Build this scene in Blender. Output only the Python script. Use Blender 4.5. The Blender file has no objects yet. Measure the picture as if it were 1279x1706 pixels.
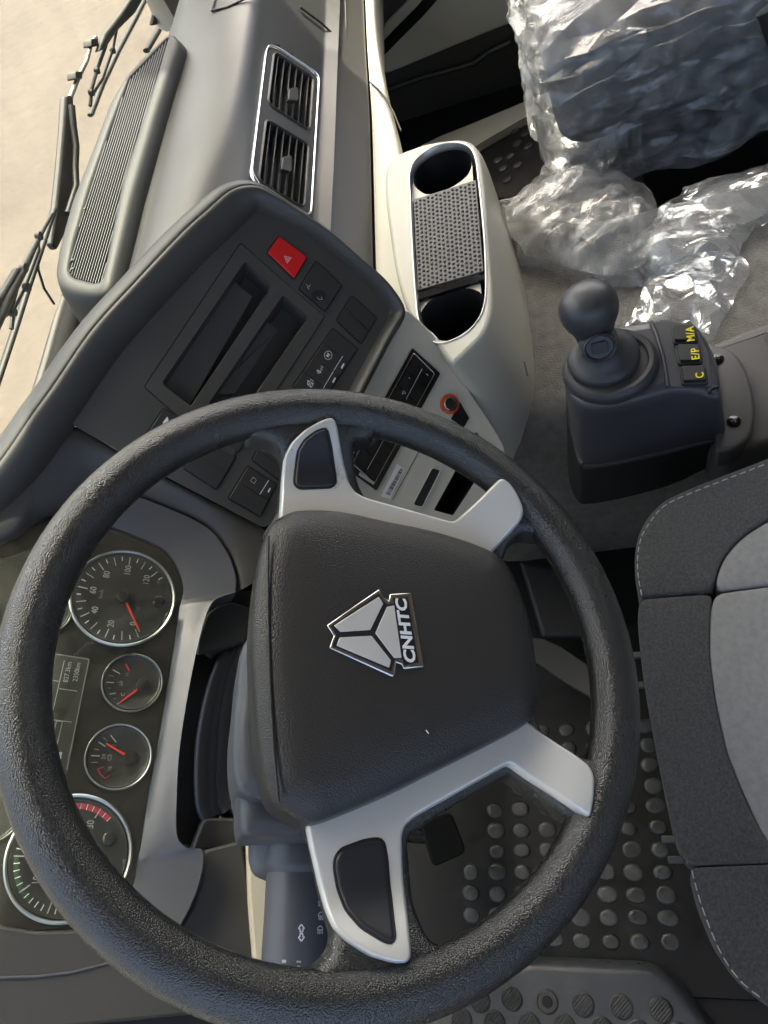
import bpy, bmesh, math, random
from mathutils import Vector, Matrix, noise, geometry as mg
random.seed(4)
R = math.radians
S = bpy.context.scene
COL = S.collection
# ---------------------------------------------------------------- camera
# the picture was taken with the phone turned on its side: picture-left is up and forward in the cab
# cab axes: x to the passenger side, y forward, z up, cab floor z = 0, steering wheel centre (0, 0, 0.72)
RIGHT = Vector((0.890012, -0.143800, 0.432666))
DOWN = Vector((0.010223, -0.942428, -0.334252))
FWD = Vector((0.455822, 0.301911, -0.837303))
EYE = Vector((-0.15795, -0.21076, 1.21651))
FPX = 1272.2
cam = bpy.data.cameras.new('camera')
cam.sensor_fit = 'VERTICAL'; cam.sensor_height = 24; cam.lens = FPX / 1706 * 24
cam.clip_start = 0.02; cam.clip_end = 600
camo = bpy.data.objects.new('camera', cam); COL.objects.link(camo)
camo.matrix_world = Matrix.Translation(EYE) @ Matrix((DOWN, RIGHT, -FWD)).transposed().to_4x4()
S.camera = camo
# ---------------------------------------------------------------- world, sun, exposure
SUN_EL, SUN_AZ = R(57), R(80)         # azimuth from +y towards +x
w = bpy.data.worlds.new('World'); S.world = w; w.use_nodes = True
nt = w.node_tree
sky = nt.nodes.new('ShaderNodeTexSky'); sky.sky_type = 'NISHITA'; sky.sun_disc = False
sky.sun_elevation = SUN_EL; sky.sun_rotation = SUN_AZ; sky.dust_density = 6; sky.air_density = .55; sky.ozone_density = .5
nt.links.new(sky.outputs[0], nt.nodes['Background'].inputs[0])
nt.nodes['Background'].inputs[1].default_value = 0.15
sl = bpy.data.lights.new('sun', 'SUN'); sl.energy = 2.0; sl.angle = R(0.6); sl.color = (1, .93, .82)
so = bpy.data.objects.new('sun', sl); COL.objects.link(so)
sd = Vector((math.sin(SUN_AZ) * math.cos(SUN_EL), math.cos(SUN_AZ) * math.cos(SUN_EL), math.sin(SUN_EL)))
so.rotation_euler = sd.to_track_quat('Z', 'Y').to_euler(); so.location = sd * 20
S.view_settings.view_transform = 'Standard'; S.view_settings.look = 'None'
S.view_settings.use_white_balance = True; S.view_settings.white_balance_temperature = 6850; S.view_settings.white_balance_tint = 3
S.view_settings.exposure = 2.55; S.view_settings.gamma = 1; S.view_settings.use_curve_mapping = False
S.cycles.use_denoising = True
S.cycles.use_adaptive_sampling = True; S.cycles.adaptive_threshold = .025
S.cycles.max_bounces = 8; S.cycles.diffuse_bounces = 4; S.cycles.transparent_max_bounces = 16
S.cycles.sample_clamp_indirect = 6
S.cycles.caustics_reflective = False; S.cycles.caustics_refractive = False

# ---------------------------------------------------------------- materials
MATS = {}
def mat(name, col, rough=.5, metal=0, bump=None, var=.0, vscale=30, spec=.5, coat=0, aniso=None, rvar=.0, sheen=0, dust=None):
    """bump = (kind, scale per metre, strength, distance m)"""
    m = bpy.data.materials.new(name); m.use_nodes = True; t = m.node_tree; N = t.nodes; L = t.links
    b = N['Principled BSDF']
    b.inputs['Base Color'].default_value = (*col, 1); b.inputs['Roughness'].default_value = rough
    b.inputs['Metallic'].default_value = metal; b.inputs['Specular IOR Level'].default_value = spec
    b.inputs['Coat Weight'].default_value = coat
    if sheen: b.inputs['Sheen Weight'].default_value = sheen
    g = N.new('ShaderNodeNewGeometry')
    pos = g.outputs['Position']
    if var or rvar:
        n = N.new('ShaderNodeTexNoise'); n.inputs['Scale'].default_value = vscale; n.inputs['Detail'].default_value = 6
        n.inputs['Roughness'].default_value = .62
        L.new(pos, n.inputs['Vector'])
        if var:
            mr = N.new('ShaderNodeMapRange'); mr.inputs[1].default_value = .3; mr.inputs[2].default_value = .7
            mr.inputs[3].default_value = 1 - var; mr.inputs[4].default_value = 1 + var
            L.new(n.outputs[0], mr.inputs[0])
            mx = N.new('ShaderNodeVectorMath'); mx.operation = 'SCALE'; mx.inputs[0].default_value = col
            L.new(mr.outputs[0], mx.inputs['Scale']); L.new(mx.outputs[0], b.inputs['Base Color'])
        if rvar:
            mr = N.new('ShaderNodeMapRange'); mr.inputs[1].default_value = .3; mr.inputs[2].default_value = .7
            mr.inputs[3].default_value = rough - rvar; mr.inputs[4].default_value = rough + rvar
            L.new(n.outputs[0], mr.inputs[0]); L.new(mr.outputs[0], b.inputs['Roughness'])
    if dust:
        dc, ds, lo, hi = dust
        n = N.new('ShaderNodeTexNoise'); n.inputs['Scale'].default_value = ds; n.inputs['Detail'].default_value = 8; n.inputs['Roughness'].default_value = .7
        n.inputs['Distortion'].default_value = .8; L.new(pos, n.inputs['Vector'])
        mr = N.new('ShaderNodeMapRange'); mr.inputs[1].default_value = lo; mr.inputs[2].default_value = hi; L.new(n.outputs[0], mr.inputs[0])
        mx = N.new('ShaderNodeMixRGB'); mx.inputs[1].default_value = (*col, 1); mx.inputs[2].default_value = (*dc, 1)
        L.new(mr.outputs[0], mx.inputs[0]); L.new(mx.outputs[0], b.inputs['Base Color'])
    if bump:
        kind, sc, st, di = bump
        bp = N.new('ShaderNodeBump'); bp.inputs['Strength'].default_value = st; bp.inputs['Distance'].default_value = di
        if kind == 'leather':
            wn = N.new('ShaderNodeTexNoise'); wn.inputs['Scale'].default_value = sc * .5
            L.new(pos, wn.inputs['Vector'])
            ad = N.new('ShaderNodeMixRGB'); ad.blend_type = 'ADD'; ad.inputs[0].default_value = .5 / sc
            L.new(pos, ad.inputs[1]); L.new(wn.outputs['Color'], ad.inputs[2])
            v = N.new('ShaderNodeTexVoronoi'); v.feature = 'F1'; v.inputs['Scale'].default_value = sc
            L.new(ad.outputs[0], v.inputs['Vector'])
            iv = N.new('ShaderNodeMath'); iv.operation = 'SUBTRACT'; iv.inputs[0].default_value = 1
            L.new(v.outputs['Distance'], iv.inputs[1]); L.new(iv.outputs[0], bp.inputs['Height'])
        elif kind == 'noise':
            n2 = N.new('ShaderNodeTexNoise'); n2.inputs['Scale'].default_value = sc; n2.inputs['Detail'].default_value = 4
            L.new(pos, n2.inputs['Vector']); L.new(n2.outputs[0], bp.inputs['Height'])
        elif kind == 'brushed':
            mp = N.new('ShaderNodeMapping'); mp.inputs['Scale'].default_value = (sc * .02, sc, sc)
            L.new(pos, mp.inputs[0])
            n2 = N.new('ShaderNodeTexNoise'); n2.inputs['Scale'].default_value = 1; n2.inputs['Detail'].default_value = 3
            L.new(mp.outputs[0], n2.inputs['Vector']); L.new(n2.outputs[0], bp.inputs['Height'])
        elif kind == 'weave':
            mp = N.new('ShaderNodeMapping'); mp.inputs['Rotation'].default_value = (0, 0, .5)
            L.new(pos, mp.inputs[0])
            sx = N.new('ShaderNodeTexWave'); sx.inputs['Scale'].default_value = sc; sx.inputs['Distortion'].default_value = 1.5
            sx.inputs['Detail'].default_value = 2; sx.inputs['Detail Scale'].default_value = 3
            L.new(mp.outputs[0], sx.inputs['Vector'])
            n2 = N.new('ShaderNodeTexNoise'); n2.inputs['Scale'].default_value = sc * 6; n2.inputs['Detail'].default_value = 3
            L.new(pos, n2.inputs['Vector'])
            ad = N.new('ShaderNodeMath'); ad.operation = 'ADD'
            L.new(sx.outputs['Fac'], ad.inputs[0]); L.new(n2.outputs[0], ad.inputs[1]); L.new(ad.outputs[0], bp.inputs['Height'])
        L.new(bp.outputs[0], b.inputs['Normal'])
    MATS[name] = m
    return m
mat('rim', (.021, .021, .020), .25, bump=('leather', 920, .58, .0008), var=.12, vscale=14, rvar=.06, spec=.85)
mat('airbag', (.031, .029, .027), .33, bump=('leather', 880, .60, .0006), var=.08, vscale=9)
mat('silver', (.74, .73, .69), .32, .35, bump=('brushed', 3000, .10, .0003), rvar=.05, vscale=20)
mat('chrome', (.62, .62, .61), .20, 1)
mat('satin', (.52, .52, .51), .30, .9)
mat('pad', (.018, .019, .024), .42, bump=('leather', 1100, .25, .0003))
mat('black', (.010, .010, .011), .5)
mat('gloss_black', (.010, .010, .010), .12, rvar=.04)
mat('dash', (.034, .035, .034), .44, bump=('leather', 1500, .22, .0003), var=.06, vscale=5, rvar=.05)
mat('dash_dark', (.052, .050, .046), .44, bump=('leather', 1500, .2, .0003), var=.08, vscale=8, rvar=.05)
mat('panel', (.064, .062, .057), .40, bump=('noise', 1800, .15, .0003), var=.06, vscale=10, rvar=.05)
mat('switch', (.034, .033, .031), .40, bump=('noise', 2000, .12, .0002))
mat('bezel', (.080, .084, .094), .34, .12, spec=.5, bump=('noise', 2500, .08, .0002), rvar=.05)
mat('lens', (.024, .023, .022), .22, rvar=.05, vscale=12)
mat('dial', (.036, .035, .034), .32)
mat('lcd', (.045, .043, .038), .35, var=.05)
mat('white_ink', (.78, .78, .78), .6)
mat('grey_ink', (.46, .46, .45), .6)
mat('yellow_ink', (.85, .72, .02), .6)
mat('red', (.66, .012, .014), .32, coat=.2)
mat('needle', (.80, .05, .03), .4)
mat('red_ink', (.55, .03, .05), .5)
mat('green_ink', (.025, .060, .028), .6)
mat('orange', (.62, .09, .02), .3)
mat('beige', (.56, .54, .45), .46, bump=('leather', 1400, .12, .0003), var=.05, vscale=6, rvar=.05)
mat('cloth_beige', (.50, .45, .34), .8, bump=('weave', 260, .5, .0006))
mat('column', (.080, .083, .092), .38, bump=('leather', 1500, .15, .0003), rvar=.05)
mat('shift', (.058, .060, .068), .40, bump=('noise', 1500, .18, .0003), var=.08, vscale=18, rvar=.06)
mat('shift_dark', (.018, .018, .019), .5, bump=('noise', 1500, .2, .0003))
mat('boot', (.044, .044, .046), .42, bump=('noise', 900, .12, .0004), rvar=.07, vscale=25)
mat('arm_grey', (.085, .085, .082), .5, bump=('leather', 900, .25, .0004), var=.06)
mat('fabric', (.060, .0595, .060), .9, bump=('weave', 300, .9, .0009), var=.55, vscale=420, sheen=.2)
mat('fabric_light', (.235, .232, .222), .9, bump=('noise', 900, .5, .0006), var=.12, vscale=160, sheen=.3)
mat('thread', (.42, .42, .41), .8)
mat('carpet', (.165, .160, .146), .85, bump=('leather', 420, .8, .0012), var=.25, vscale=60)
mat('rubber', (.008, .008, .008), .40, bump=('noise', 500, .3, .0006), rvar=.12, vscale=26, spec=.3, dust=((.034, .035, .037), 17, .55, .90))
mat('grille', (.034, .035, .033), .55, bump=('leather', 1500, .2, .0003), spec=.35)
mat('rubber_dot', (.026, .026, .026), .36, bump=('noise', 700, .4, .0006), rvar=.12, vscale=60, dust=((.10, .101, .104), 24, .42, .80))
mat('footplate', (.050, .054, .064), .38, bump=('noise', 300, .2, .0005), rvar=.12, vscale=30, dust=((.11, .11, .11), 14, .48, .85))
mat('sticker', (.80, .80, .78), .5)
mat('wiper', (.034, .034, .032), .5, var=.15, spec=.3)
mat('wiper_dark', (.012, .012, .012), .5, spec=.3)
mat('metal', (.62, .58, .50), .25, 1)
mat('roof', (.34, .335, .32), .9)
mat('seal', (.012, .012, .012), .8, spec=.15)
mat('dim_ink', (.40, .40, .39), .6)
mat('faint_ink', (.22, .215, .205), .6)
mat('tray_rubber', (.105, .105, .10), .55)
mat('sand', (.096, .078, .062), .95, bump=('noise', 7, .4, .03), var=.16, vscale=.8)
mat('cushion', (.075, .075, .08), .8, bump=('noise', 300, .3, .001))
mat('cushion_side', (.045, .045, .052), .8, bump=('noise', 300, .3, .001))

def film_mat(name, body, rough=.13):
    """thin clear film: see-through, mirror-like at grazing angles, milky in patches"""
    m = bpy.data.materials.new(name); m.use_nodes = True; t = m.node_tree; N = t.nodes; L = t.links
    out = N['Material Output']; N.remove(N['Principled BSDF'])
    g = N.new('ShaderNodeNewGeometry'); pos = g.outputs['Position']
    def math_(op, a, b):
        k = N.new('ShaderNodeMath'); k.operation = op
        for i_, q in enumerate((a, b)):
            if isinstance(q, (int, float)): k.inputs[i_].default_value = q
            else: L.new(q, k.inputs[i_])
        return k.outputs[0]
    n = N.new('ShaderNodeTexNoise'); n.inputs['Scale'].default_value = 34; n.inputs['Detail'].default_value = 2; n.inputs['Distortion'].default_value = 1.0; L.new(pos, n.inputs['Vector'])
    bp = N.new('ShaderNodeBump'); bp.inputs['Strength'].default_value = .5; bp.inputs['Distance'].default_value = .006; L.new(n.outputs[0], bp.inputs['Height'])
    lw = N.new('ShaderNodeLayerWeight'); lw.inputs[0].default_value = .40; L.new(bp.outputs[0], lw.inputs['Normal'])
    gl = N.new('ShaderNodeBsdfGlossy'); gl.inputs['Roughness'].default_value = rough; L.new(bp.outputs[0], gl.inputs['Normal'])
    df = N.new('ShaderNodeBsdfDiffuse'); df.inputs[0].default_value = (.88, .89, .89, 1)
    tr = N.new('ShaderNodeBsdfTransparent'); tr.inputs[0].default_value = (.97, .98, .98, 1)
    mx = N.new('ShaderNodeMixShader'); L.new(math_('MINIMUM', math_('ADD', math_('MULTIPLY', lw.outputs['Fresnel'], .50), .03), .65), mx.inputs[0]); L.new(tr.outputs[0], mx.inputs[1]); L.new(gl.outputs[0], mx.inputs[2])
    ml = N.new('ShaderNodeTexNoise'); ml.inputs['Scale'].default_value = 13; ml.inputs['Detail'].default_value = 5; ml.inputs['Distortion'].default_value = 2.5; L.new(pos, ml.inputs['Vector'])
    mm = N.new('ShaderNodeMapRange'); mm.inputs[1].default_value = .35; mm.inputs[2].default_value = .7; mm.inputs[3].default_value = body * .4; mm.inputs[4].default_value = body * 1.8; L.new(ml.outputs[0], mm.inputs[0])
    m2 = N.new('ShaderNodeMixShader'); L.new(mm.outputs[0], m2.inputs[0]); L.new(mx.outputs[0], m2.inputs[1]); L.new(df.outputs[0], m2.inputs[2])
    L.new(m2.outputs[0], out.inputs[0]); MATS[name] = m
film_mat('film', .15, .18)
film_mat('film_seat', .13, .22)
def glass_mat():
    m = bpy.data.materials.new('glass'); m.use_nodes = True; t = m.node_tree; N = t.nodes; L = t.links
    gl = N.new('ShaderNodeBsdfGlossy'); gl.inputs['Roughness'].default_value = .02
    tr = N.new('ShaderNodeBsdfTransparent'); tr.inputs[0].default_value = (.95, .97, .95, 1)
    mx = N.new('ShaderNodeMixShader'); mx.inputs[0].default_value = .05
    L.new(tr.outputs[0], mx.inputs[1]); L.new(gl.outputs[0], mx.inputs[2])
    # thin film of road dust on the pane
    g = N.new('ShaderNodeNewGeometry'); n = N.new('ShaderNodeTexNoise'); n.inputs['Scale'].default_value = 9; n.inputs['Detail'].default_value = 9; n.inputs['Roughness'].default_value = .75
    L.new(g.outputs['Position'], n.inputs['Vector']); mr = N.new('ShaderNodeMapRange'); mr.inputs[1].default_value = .4; mr.inputs[2].default_value = .8; mr.inputs[3].default_value = .0; mr.inputs[4].default_value = .10
    L.new(n.outputs[0], mr.inputs[0]); df = N.new('ShaderNodeBsdfDiffuse'); df.inputs[0].default_value = (.6, .57, .5, 1)
    m2 = N.new('ShaderNodeMixShader'); L.new(mr.outputs[0], m2.inputs[0]); L.new(mx.outputs[0], m2.inputs[1]); L.new(df.outputs[0], m2.inputs[2])
    L.new(m2.outputs[0], N['Material Output'].inputs[0])
    MATS['glass'] = m
glass_mat()
MATS['cover'] = MATS['glass'].copy(); MATS['cover'].node_tree.nodes['Glossy BSDF'].inputs['Roughness'].default_value = .06; MATS['cover'].node_tree.nodes['Map Range'].inputs[4].default_value = .035

# ---------------------------------------------------------------- measuring: photograph point -> place on a known surface
def ray(px, py): return RIGHT * ((853 - py) / FPX) + DOWN * ((px - 639.5) / FPX) + FWD
class Plane:
    def __init__(s, p, n): s.p = Vector(p); s.n = Vector(n).normalized()
    def at(s, px, py, h=0):
        d = ray(px, py); p = s.p + s.n * h
        return EYE + d * ((p - EYE).dot(s.n) / d.dot(s.n))
    def pts(s, l, h=0): return [s.at(x, y, h) for x, y in l]
    def up(s, h): return Plane(s.p + s.n * h, s.n)
def Z(z): return Plane((0, 0, z), (0, 0, 1))
def Y(y): return Plane((0, y, 0), (0, 1, 0))
def depth(px, py, t): return EYE + ray(px, py) * t
TILT = R(31.5)
WN = Vector((0, -math.sin(TILT), math.cos(TILT))); WE1 = Vector((1, 0, 0)); WE2 = Vector((0, math.cos(TILT), math.sin(TILT)))
WC = Vector((0, 0, .72)); WHEEL = Plane(WC, WN)
GA = R(41); CN = Vector((0, -math.sin(GA), math.cos(GA))); CE2 = Vector((0, math.cos(GA), math.sin(GA)))
CLUS = Plane(depth(205, 996, .80), CN)
YAW, BE = R(36), R(43)
CP = Plane(depth(480, 430, .87), Vector((-math.sin(YAW), -math.cos(YAW), 0)) * math.cos(BE) + Vector((0, 0, math.sin(BE))))
BP = CP.up(-.010)
CPH = Vector((math.cos(YAW), -math.sin(YAW), 0))          # along the panel, to the right
CPU = CP.n.cross(CPH)                                      # up the panel
VN = Vector((0, -math.cos(R(34)), math.sin(R(34))))
VENT = Plane(depth(420, 290, 1.05), VN)
VU = VN.cross(Vector((1, 0, 0)))

# ---------------------------------------------------------------- building helpers
WORLD = {}
def finish(o, parent, org):
    WORLD[o] = org
    COL.objects.link(o)
    if parent is not None:
        o.parent = parent; o.location = org - WORLD[parent]
    else: o.location = org
    return o
def tag(o, label=None, cat=None, group=None, kind=None):
    if label: o['label'] = label
    if cat: o['category'] = cat
    if group: o['group'] = group
    if kind: o['kind'] = kind
    return o
def thing(name, loc, label, cat, group=None):
    o = bpy.data.objects.new(name, None); o.empty_display_size = .05
    finish(o, None, Vector(loc)); return tag(o, label, cat, group)
def mesh(name, verts, faces, m, parent=None, smooth=True, bevel=0, sub=0, solid=0, seg=2, ang=35, autosm=None, fix=True):
    verts = [Vector(v) for v in verts]
    org = sum(verts, Vector()) / len(verts)
    me = bpy.data.meshes.new(name); me.from_pydata([v - org for v in verts], [], faces)
    if fix:
        bm = bmesh.new(); bm.from_mesh(me); bmesh.ops.recalc_face_normals(bm, faces=bm.faces); bm.to_mesh(me); bm.free()
    me.materials.append(MATS[m])
    if smooth:
        me.shade_smooth()
        if autosm: me.set_sharp_from_angle(angle=R(autosm))
    o = bpy.data.objects.new(name, me); finish(o, parent, org)
    if solid:
        md = o.modifiers.new('s', 'SOLIDIFY'); md.thickness = solid; md.offset = -1
    if bevel:
        md = o.modifiers.new('b', 'BEVEL'); md.width = bevel; md.segments = seg; md.limit_method = 'ANGLE'; md.angle_limit = R(ang)
        md.harden_normals = False
    if sub:
        md = o.modifiers.new('u', 'SUBSURF'); md.levels = sub; md.render_levels = sub
    return o
def cr(pts, n=6, closed=True):
    """smooth curve through points"""
    pts = [Vector(p) for p in pts]; out = []; k = len(pts)
    for i in range(k if closed else k - 1):
        if closed: a, b, c, d = pts[i - 1], pts[i], pts[(i + 1) % k], pts[(i + 2) % k]
        else: a, b, c, d = pts[max(i - 1, 0)], pts[i], pts[i + 1], pts[min(i + 2, k - 1)]
        for j in range(n):
            t = j / n
            out.append(.5 * ((2 * b) + (c - a) * t + (2 * a - 5 * b + 4 * c - d) * t * t + (3 * b - a - 3 * c + d) * t ** 3))
    if not closed: out.append(pts[-1])
    return out
def rnd(pts, r, n=4):
    """polygon with rounded corners of radius about r (metres)"""
    pts = [Vector(p) for p in pts]; out = []; k = len(pts)
    for i in range(k):
        a, b, c = pts[i - 1], pts[i], pts[(i + 1) % k]
        ra = r[i] if isinstance(r, (list, tuple)) else r
        u = (a - b); v = (c - b); t1 = min(ra, u.length * .48); t2 = min(ra, v.length * .48)
        p, q = b + u.normalized() * t1, b + v.normalized() * t2
        for j in range(n + 1):
            t = j / n; out.append(p * (1 - t) ** 2 + b * 2 * t * (1 - t) + q * t * t)
    return out
def prism(name, pts, n, t, m, parent=None, bevel=0, seg=2, smooth=True, ang=50):
    n = Vector(n); k = len(pts); pts = [Vector(p) for p in pts]
    v = pts + [p - n * t for p in pts]
    f = [list(range(k)), list(range(2 * k - 1, k - 1, -1))] + [[i, (i + 1) % k, k + (i + 1) % k, k + i] for i in range(k)]
    return mesh(name, v, f, m, parent, smooth=True, bevel=bevel, seg=seg, ang=ang, autosm=40 if smooth else 1)
def inset(pts, n, d):
    """move a closed in-plane outline inwards by d"""
    k = len(pts); area = Vector()
    for i in range(k): area += pts[i].cross(pts[(i + 1) % k])
    sgn = 1 if area.dot(n) > 0 else -1
    out = []
    for i in range(k):
        t = (pts[(i + 1) % k] - pts[i - 1]); t -= n * t.dot(n)
        if t.length < 1e-9: out.append(pts[i]); continue
        out.append(pts[i] + n.cross(t.normalized()) * d * sgn)
    return out
def dome(name, pts, n, prof, m, parent=None, sub=0, cap=True, autosm=None):
    """rings of an outline: prof = [(inset, height), ...] from the base to the crown"""
    n = Vector(n).normalized(); pts = [Vector(p) for p in pts]; k = len(pts); v = []; f = []
    for ins, h in prof: v += [p + n * h for p in inset(pts, n, ins)]
    for r in range(len(prof) - 1):
        f += [[r * k + i, r * k + (i + 1) % k, (r + 1) * k + (i + 1) % k, (r + 1) * k + i] for i in range(k)]
    if cap: f.append([(len(prof) - 1) * k + i for i in range(k)])
    return mesh(name, v, f, m, parent, sub=sub, autosm=autosm)
def pillow(name, pts, n, hf, m, parent=None, step=.008, skirt=.05, rings=(.0006, .0015, .003, .0055, .009, .014, .021), zf=None):
    """closed outline filled with a rounded skin: height above the outline = hf(distance to the edge); plus a skirt"""
    n = Vector(n).normalized(); e1 = n.orthogonal().normalized(); e2 = n.cross(e1); o = pts[0]
    P = [Vector(((p - o).dot(e1), (p - o).dot(e2))) for p in pts]; k = len(P)
    segs = [(P[i], P[(i + 1) % k]) for i in range(k)]
    def edge(q):
        b = 1e9
        for a, c in segs:
            d = c - a; l = d.length_squared
            t = 0 if l < 1e-14 else max(0, min(1, (q - a).dot(d) / l)); b = min(b, (q - a - d * t).length_squared)
        return math.sqrt(b)
    def inside(q):
        c = False
        for a, b in segs:
            if (a.y > q.y) != (b.y > q.y) and q.x < (b.x - a.x) * (q.y - a.y) / (b.y - a.y) + a.x: c = not c
        return c
    V = list(P)
    pl3 = [Vector((p.x, p.y, 0)) for p in P]
    for r in rings:
        for q in inset(pl3, Vector((0, 0, 1)), r):
            q = q.to_2d()
            if inside(q) and edge(q) > r * .93: V.append(q)
    x0, x1 = min(p.x for p in P), max(p.x for p in P); y0, y1 = min(p.y for p in P), max(p.y for p in P)
    x = x0
    while x < x1:
        y = y0
        while y < y1:
            q = Vector((x, y))
            if inside(q) and edge(q) > rings[-1] + step * .5: V.append(q)
            y += step
        x += step
    vo, _, fo, *_ = mg.delaunay_2d_cdt(V, [], [list(range(k))], 1, 1e-6)
    zf = zf or (lambda p: 0)
    vs = [o + e1 * q.x + e2 * q.y for q in vo]; vs = [p + n * (hf(edge(q)) + zf(p)) for p, q in zip(vs, vo)]
    fs = [list(t) for t in fo]; b = len(vs)
    ring1 = inset(pts, n, -.0006); ring2 = inset(pts, n, -.001)
    vs += [p + n * (hf(0) + zf(p)) for p in pts] + [p + n * (hf(0) + zf(p) - skirt * .12) for p in ring1] + [p + n * (hf(0) + zf(p) - skirt) for p in ring2]
    for l in range(2):
        for i in range(k): fs.append([b + l * k + i, b + l * k + (i + 1) % k, b + (l + 1) * k + (i + 1) % k, b + (l + 1) * k + i])
    ob = mesh(name, vs, fs, m, parent, fix=False)
    bm = bmesh.new(); bm.from_mesh(ob.data); bmesh.ops.remove_doubles(bm, verts=bm.verts, dist=1e-5); bmesh.ops.recalc_face_normals(bm, faces=bm.faces)
    bm.to_mesh(ob.data); bm.free(); ob.data.shade_smooth()
    return ob
def roll(r, h, dome_=0, span=.06):
    """rounded edge of radius r and height h, then a gentle crown"""
    def f(d):
        t = min(1, d / r); a = h * (math.sqrt(max(0, 1 - (1 - t) ** 2)) - 1)
        return a + dome_ * (1 - (1 - min(1, d / span)) ** 2)
    return f
def resample(pts, n):
    L = [0]
    for i in range(len(pts)): L.append(L[-1] + (pts[(i + 1) % len(pts)] - pts[i]).length)
    out = []; j = 0
    for k in range(n):
        s = L[-1] * k / n
        while L[j + 1] < s: j += 1
        tt = (s - L[j]) / max(1e-9, L[j + 1] - L[j]); out.append(pts[j] * (1 - tt) + pts[(j + 1) % len(pts)] * tt)
    return out
def subdiv(pts, st=.006):
    out = []
    for i in range(len(pts)):
        a, b = pts[i], pts[(i + 1) % len(pts)]; k = max(1, int((b - a).length / st))
        out += [a.lerp(b, j / k) for j in range(k)]
    return out
def smooth_closed(pts, k):
    for _ in range(k): pts = [(pts[i - 1] + pts[i] * 2 + pts[(i + 1) % len(pts)]) / 4 for i in range(len(pts))]
    return pts
def loft(name, curves, m, parent=None, closed=False, solid=0, sub=0, autosm=None, cap=False):
    k = len(curves[0]); v = [p for c in curves for p in c]; f = []
    for r in range(len(curves) - 1):
        for i in range(k if closed else k - 1):
            j = (i + 1) % k; f.append([r * k + i, r * k + j, (r + 1) * k + j, (r + 1) * k + i])
    if cap: f.append(list(range(k))); f.append([(len(curves) - 1) * k + i for i in range(k)])
    return mesh(name, v, f, m, parent, solid=solid, sub=sub, autosm=autosm)
def tube(name, path, rad, m, parent=None, seg=10, flat=None):
    """round bar along a path; flat = (normal, ratio) squeezes it"""
    path = [Vector(p) for p in path]; v = []; f = []
    up = Vector((0.3, .5, .81))
    for i, p in enumerate(path):
        t = (path[min(i + 1, len(path) - 1)] - path[max(i - 1, 0)]).normalized()
        if flat: b = Vector(flat[0]); b = (b - t * b.dot(t)).normalized(); a = t.cross(b)
        else: a = up.cross(t).normalized(); b = t.cross(a); up = b
        r = rad[i] if isinstance(rad, (list, tuple)) else rad
        for j in range(seg):
            an = 2 * math.pi * j / seg
            v.append(p + a * math.cos(an) * r + b * math.sin(an) * r * (flat[1] if flat else 1))
    k = len(path)
    for i in range(k - 1):
        for j in range(seg): f.append([i * seg + j, i * seg + (j + 1) % seg, (i + 1) * seg + (j + 1) % seg, (i + 1) * seg + j])
    f.append(list(range(seg))); f.append([(k - 1) * seg + j for j in range(seg)])
    return mesh(name, v, f, m, parent, autosm=50)
def lathe(name, c, ax, prof, m, parent=None, seg=48, e=None, squash=1, autosm=40, closed=False):
    """prof = [(radius, height)]"""
    c = Vector(c); ax = Vector(ax).normalized()
    e1 = Vector(e) if e else ax.orthogonal().normalized(); e1 = (e1 - ax * e1.dot(ax)).normalized(); e2 = ax.cross(e1)
    v = []; f = []; k = len(prof)
    for r, h in prof:
        for j in range(seg):
            a = 2 * math.pi * j / seg
            v.append(c + ax * h + e1 * math.cos(a) * r + e2 * math.sin(a) * r * squash)
    for i in range(k if closed else k - 1):
        i2 = (i + 1) % k
        for j in range(seg): f.append([i * seg + j, i * seg + (j + 1) % seg, i2 * seg + (j + 1) % seg, i2 * seg + j])
    if not closed:
        f.append(list(range(seg))); f.append([(k - 1) * seg + j for j in range(seg)])
    return mesh(name, v, f, m, parent, autosm=autosm)
def text(name, s, c, xd, n, size, m, parent, bold=0, shear=0, ext=.0002, sx=1, sp=1):
    cu = bpy.data.curves.new(name, 'FONT'); cu.body = s; cu.size = size; cu.align_x = 'CENTER'; cu.align_y = 'CENTER'
    cu.offset = bold; cu.extrude = ext; cu.shear = shear; cu.resolution_u = 3; cu.space_character = sp
    to = bpy.data.objects.new('tmp', cu); COL.objects.link(to)
    me = bpy.data.meshes.new_from_object(to.evaluated_get(bpy.context.evaluated_depsgraph_get()))
    bpy.data.objects.remove(to)
    xd = Vector(xd).normalized(); n = Vector(n).normalized(); yd = n.cross(xd)
    mtx = Matrix((xd * sx, yd, n)).transposed()
    v = [Vector(c) + mtx @ p.co for p in me.vertices]; f = [list(p.vertices) for p in me.polygons]
    bpy.data.meshes.remove(me)
    return mesh(name, v, f, m, parent, smooth=False, fix=False)
def stroke(name, segs, pl, h, wd, m, parent):
    """flat printed lines on a plane, each ((x,y),(x,y)) in photo measure, joined as one mark"""
    v = []; f = []
    for a, b in segs:
        A, B = pl.at(*a, h), pl.at(*b, h); d = (B - A).normalized(); s = pl.n.cross(d) * wd / 2
        k = len(v); v += [A - s, B - s, B + s, A + s]; f.append([k, k + 1, k + 2, k + 3])
    return mesh(name, v, f, m, parent, smooth=False, fix=False)
def box(name, lo, hi, m, parent=None, bevel=0):
    (a, b, c), (d, e, g) = lo, hi
    v = [(a, b, c), (d, b, c), (d, e, c), (a, e, c), (a, b, g), (d, b, g), (d, e, g), (a, e, g)]
    f = [[0, 3, 2, 1], [4, 5, 6, 7], [0, 1, 5, 4], [1, 2, 6, 5], [2, 3, 7, 6], [3, 0, 4, 7]]
    return mesh(name, v, f, m, parent, bevel=bevel, autosm=40)
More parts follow.
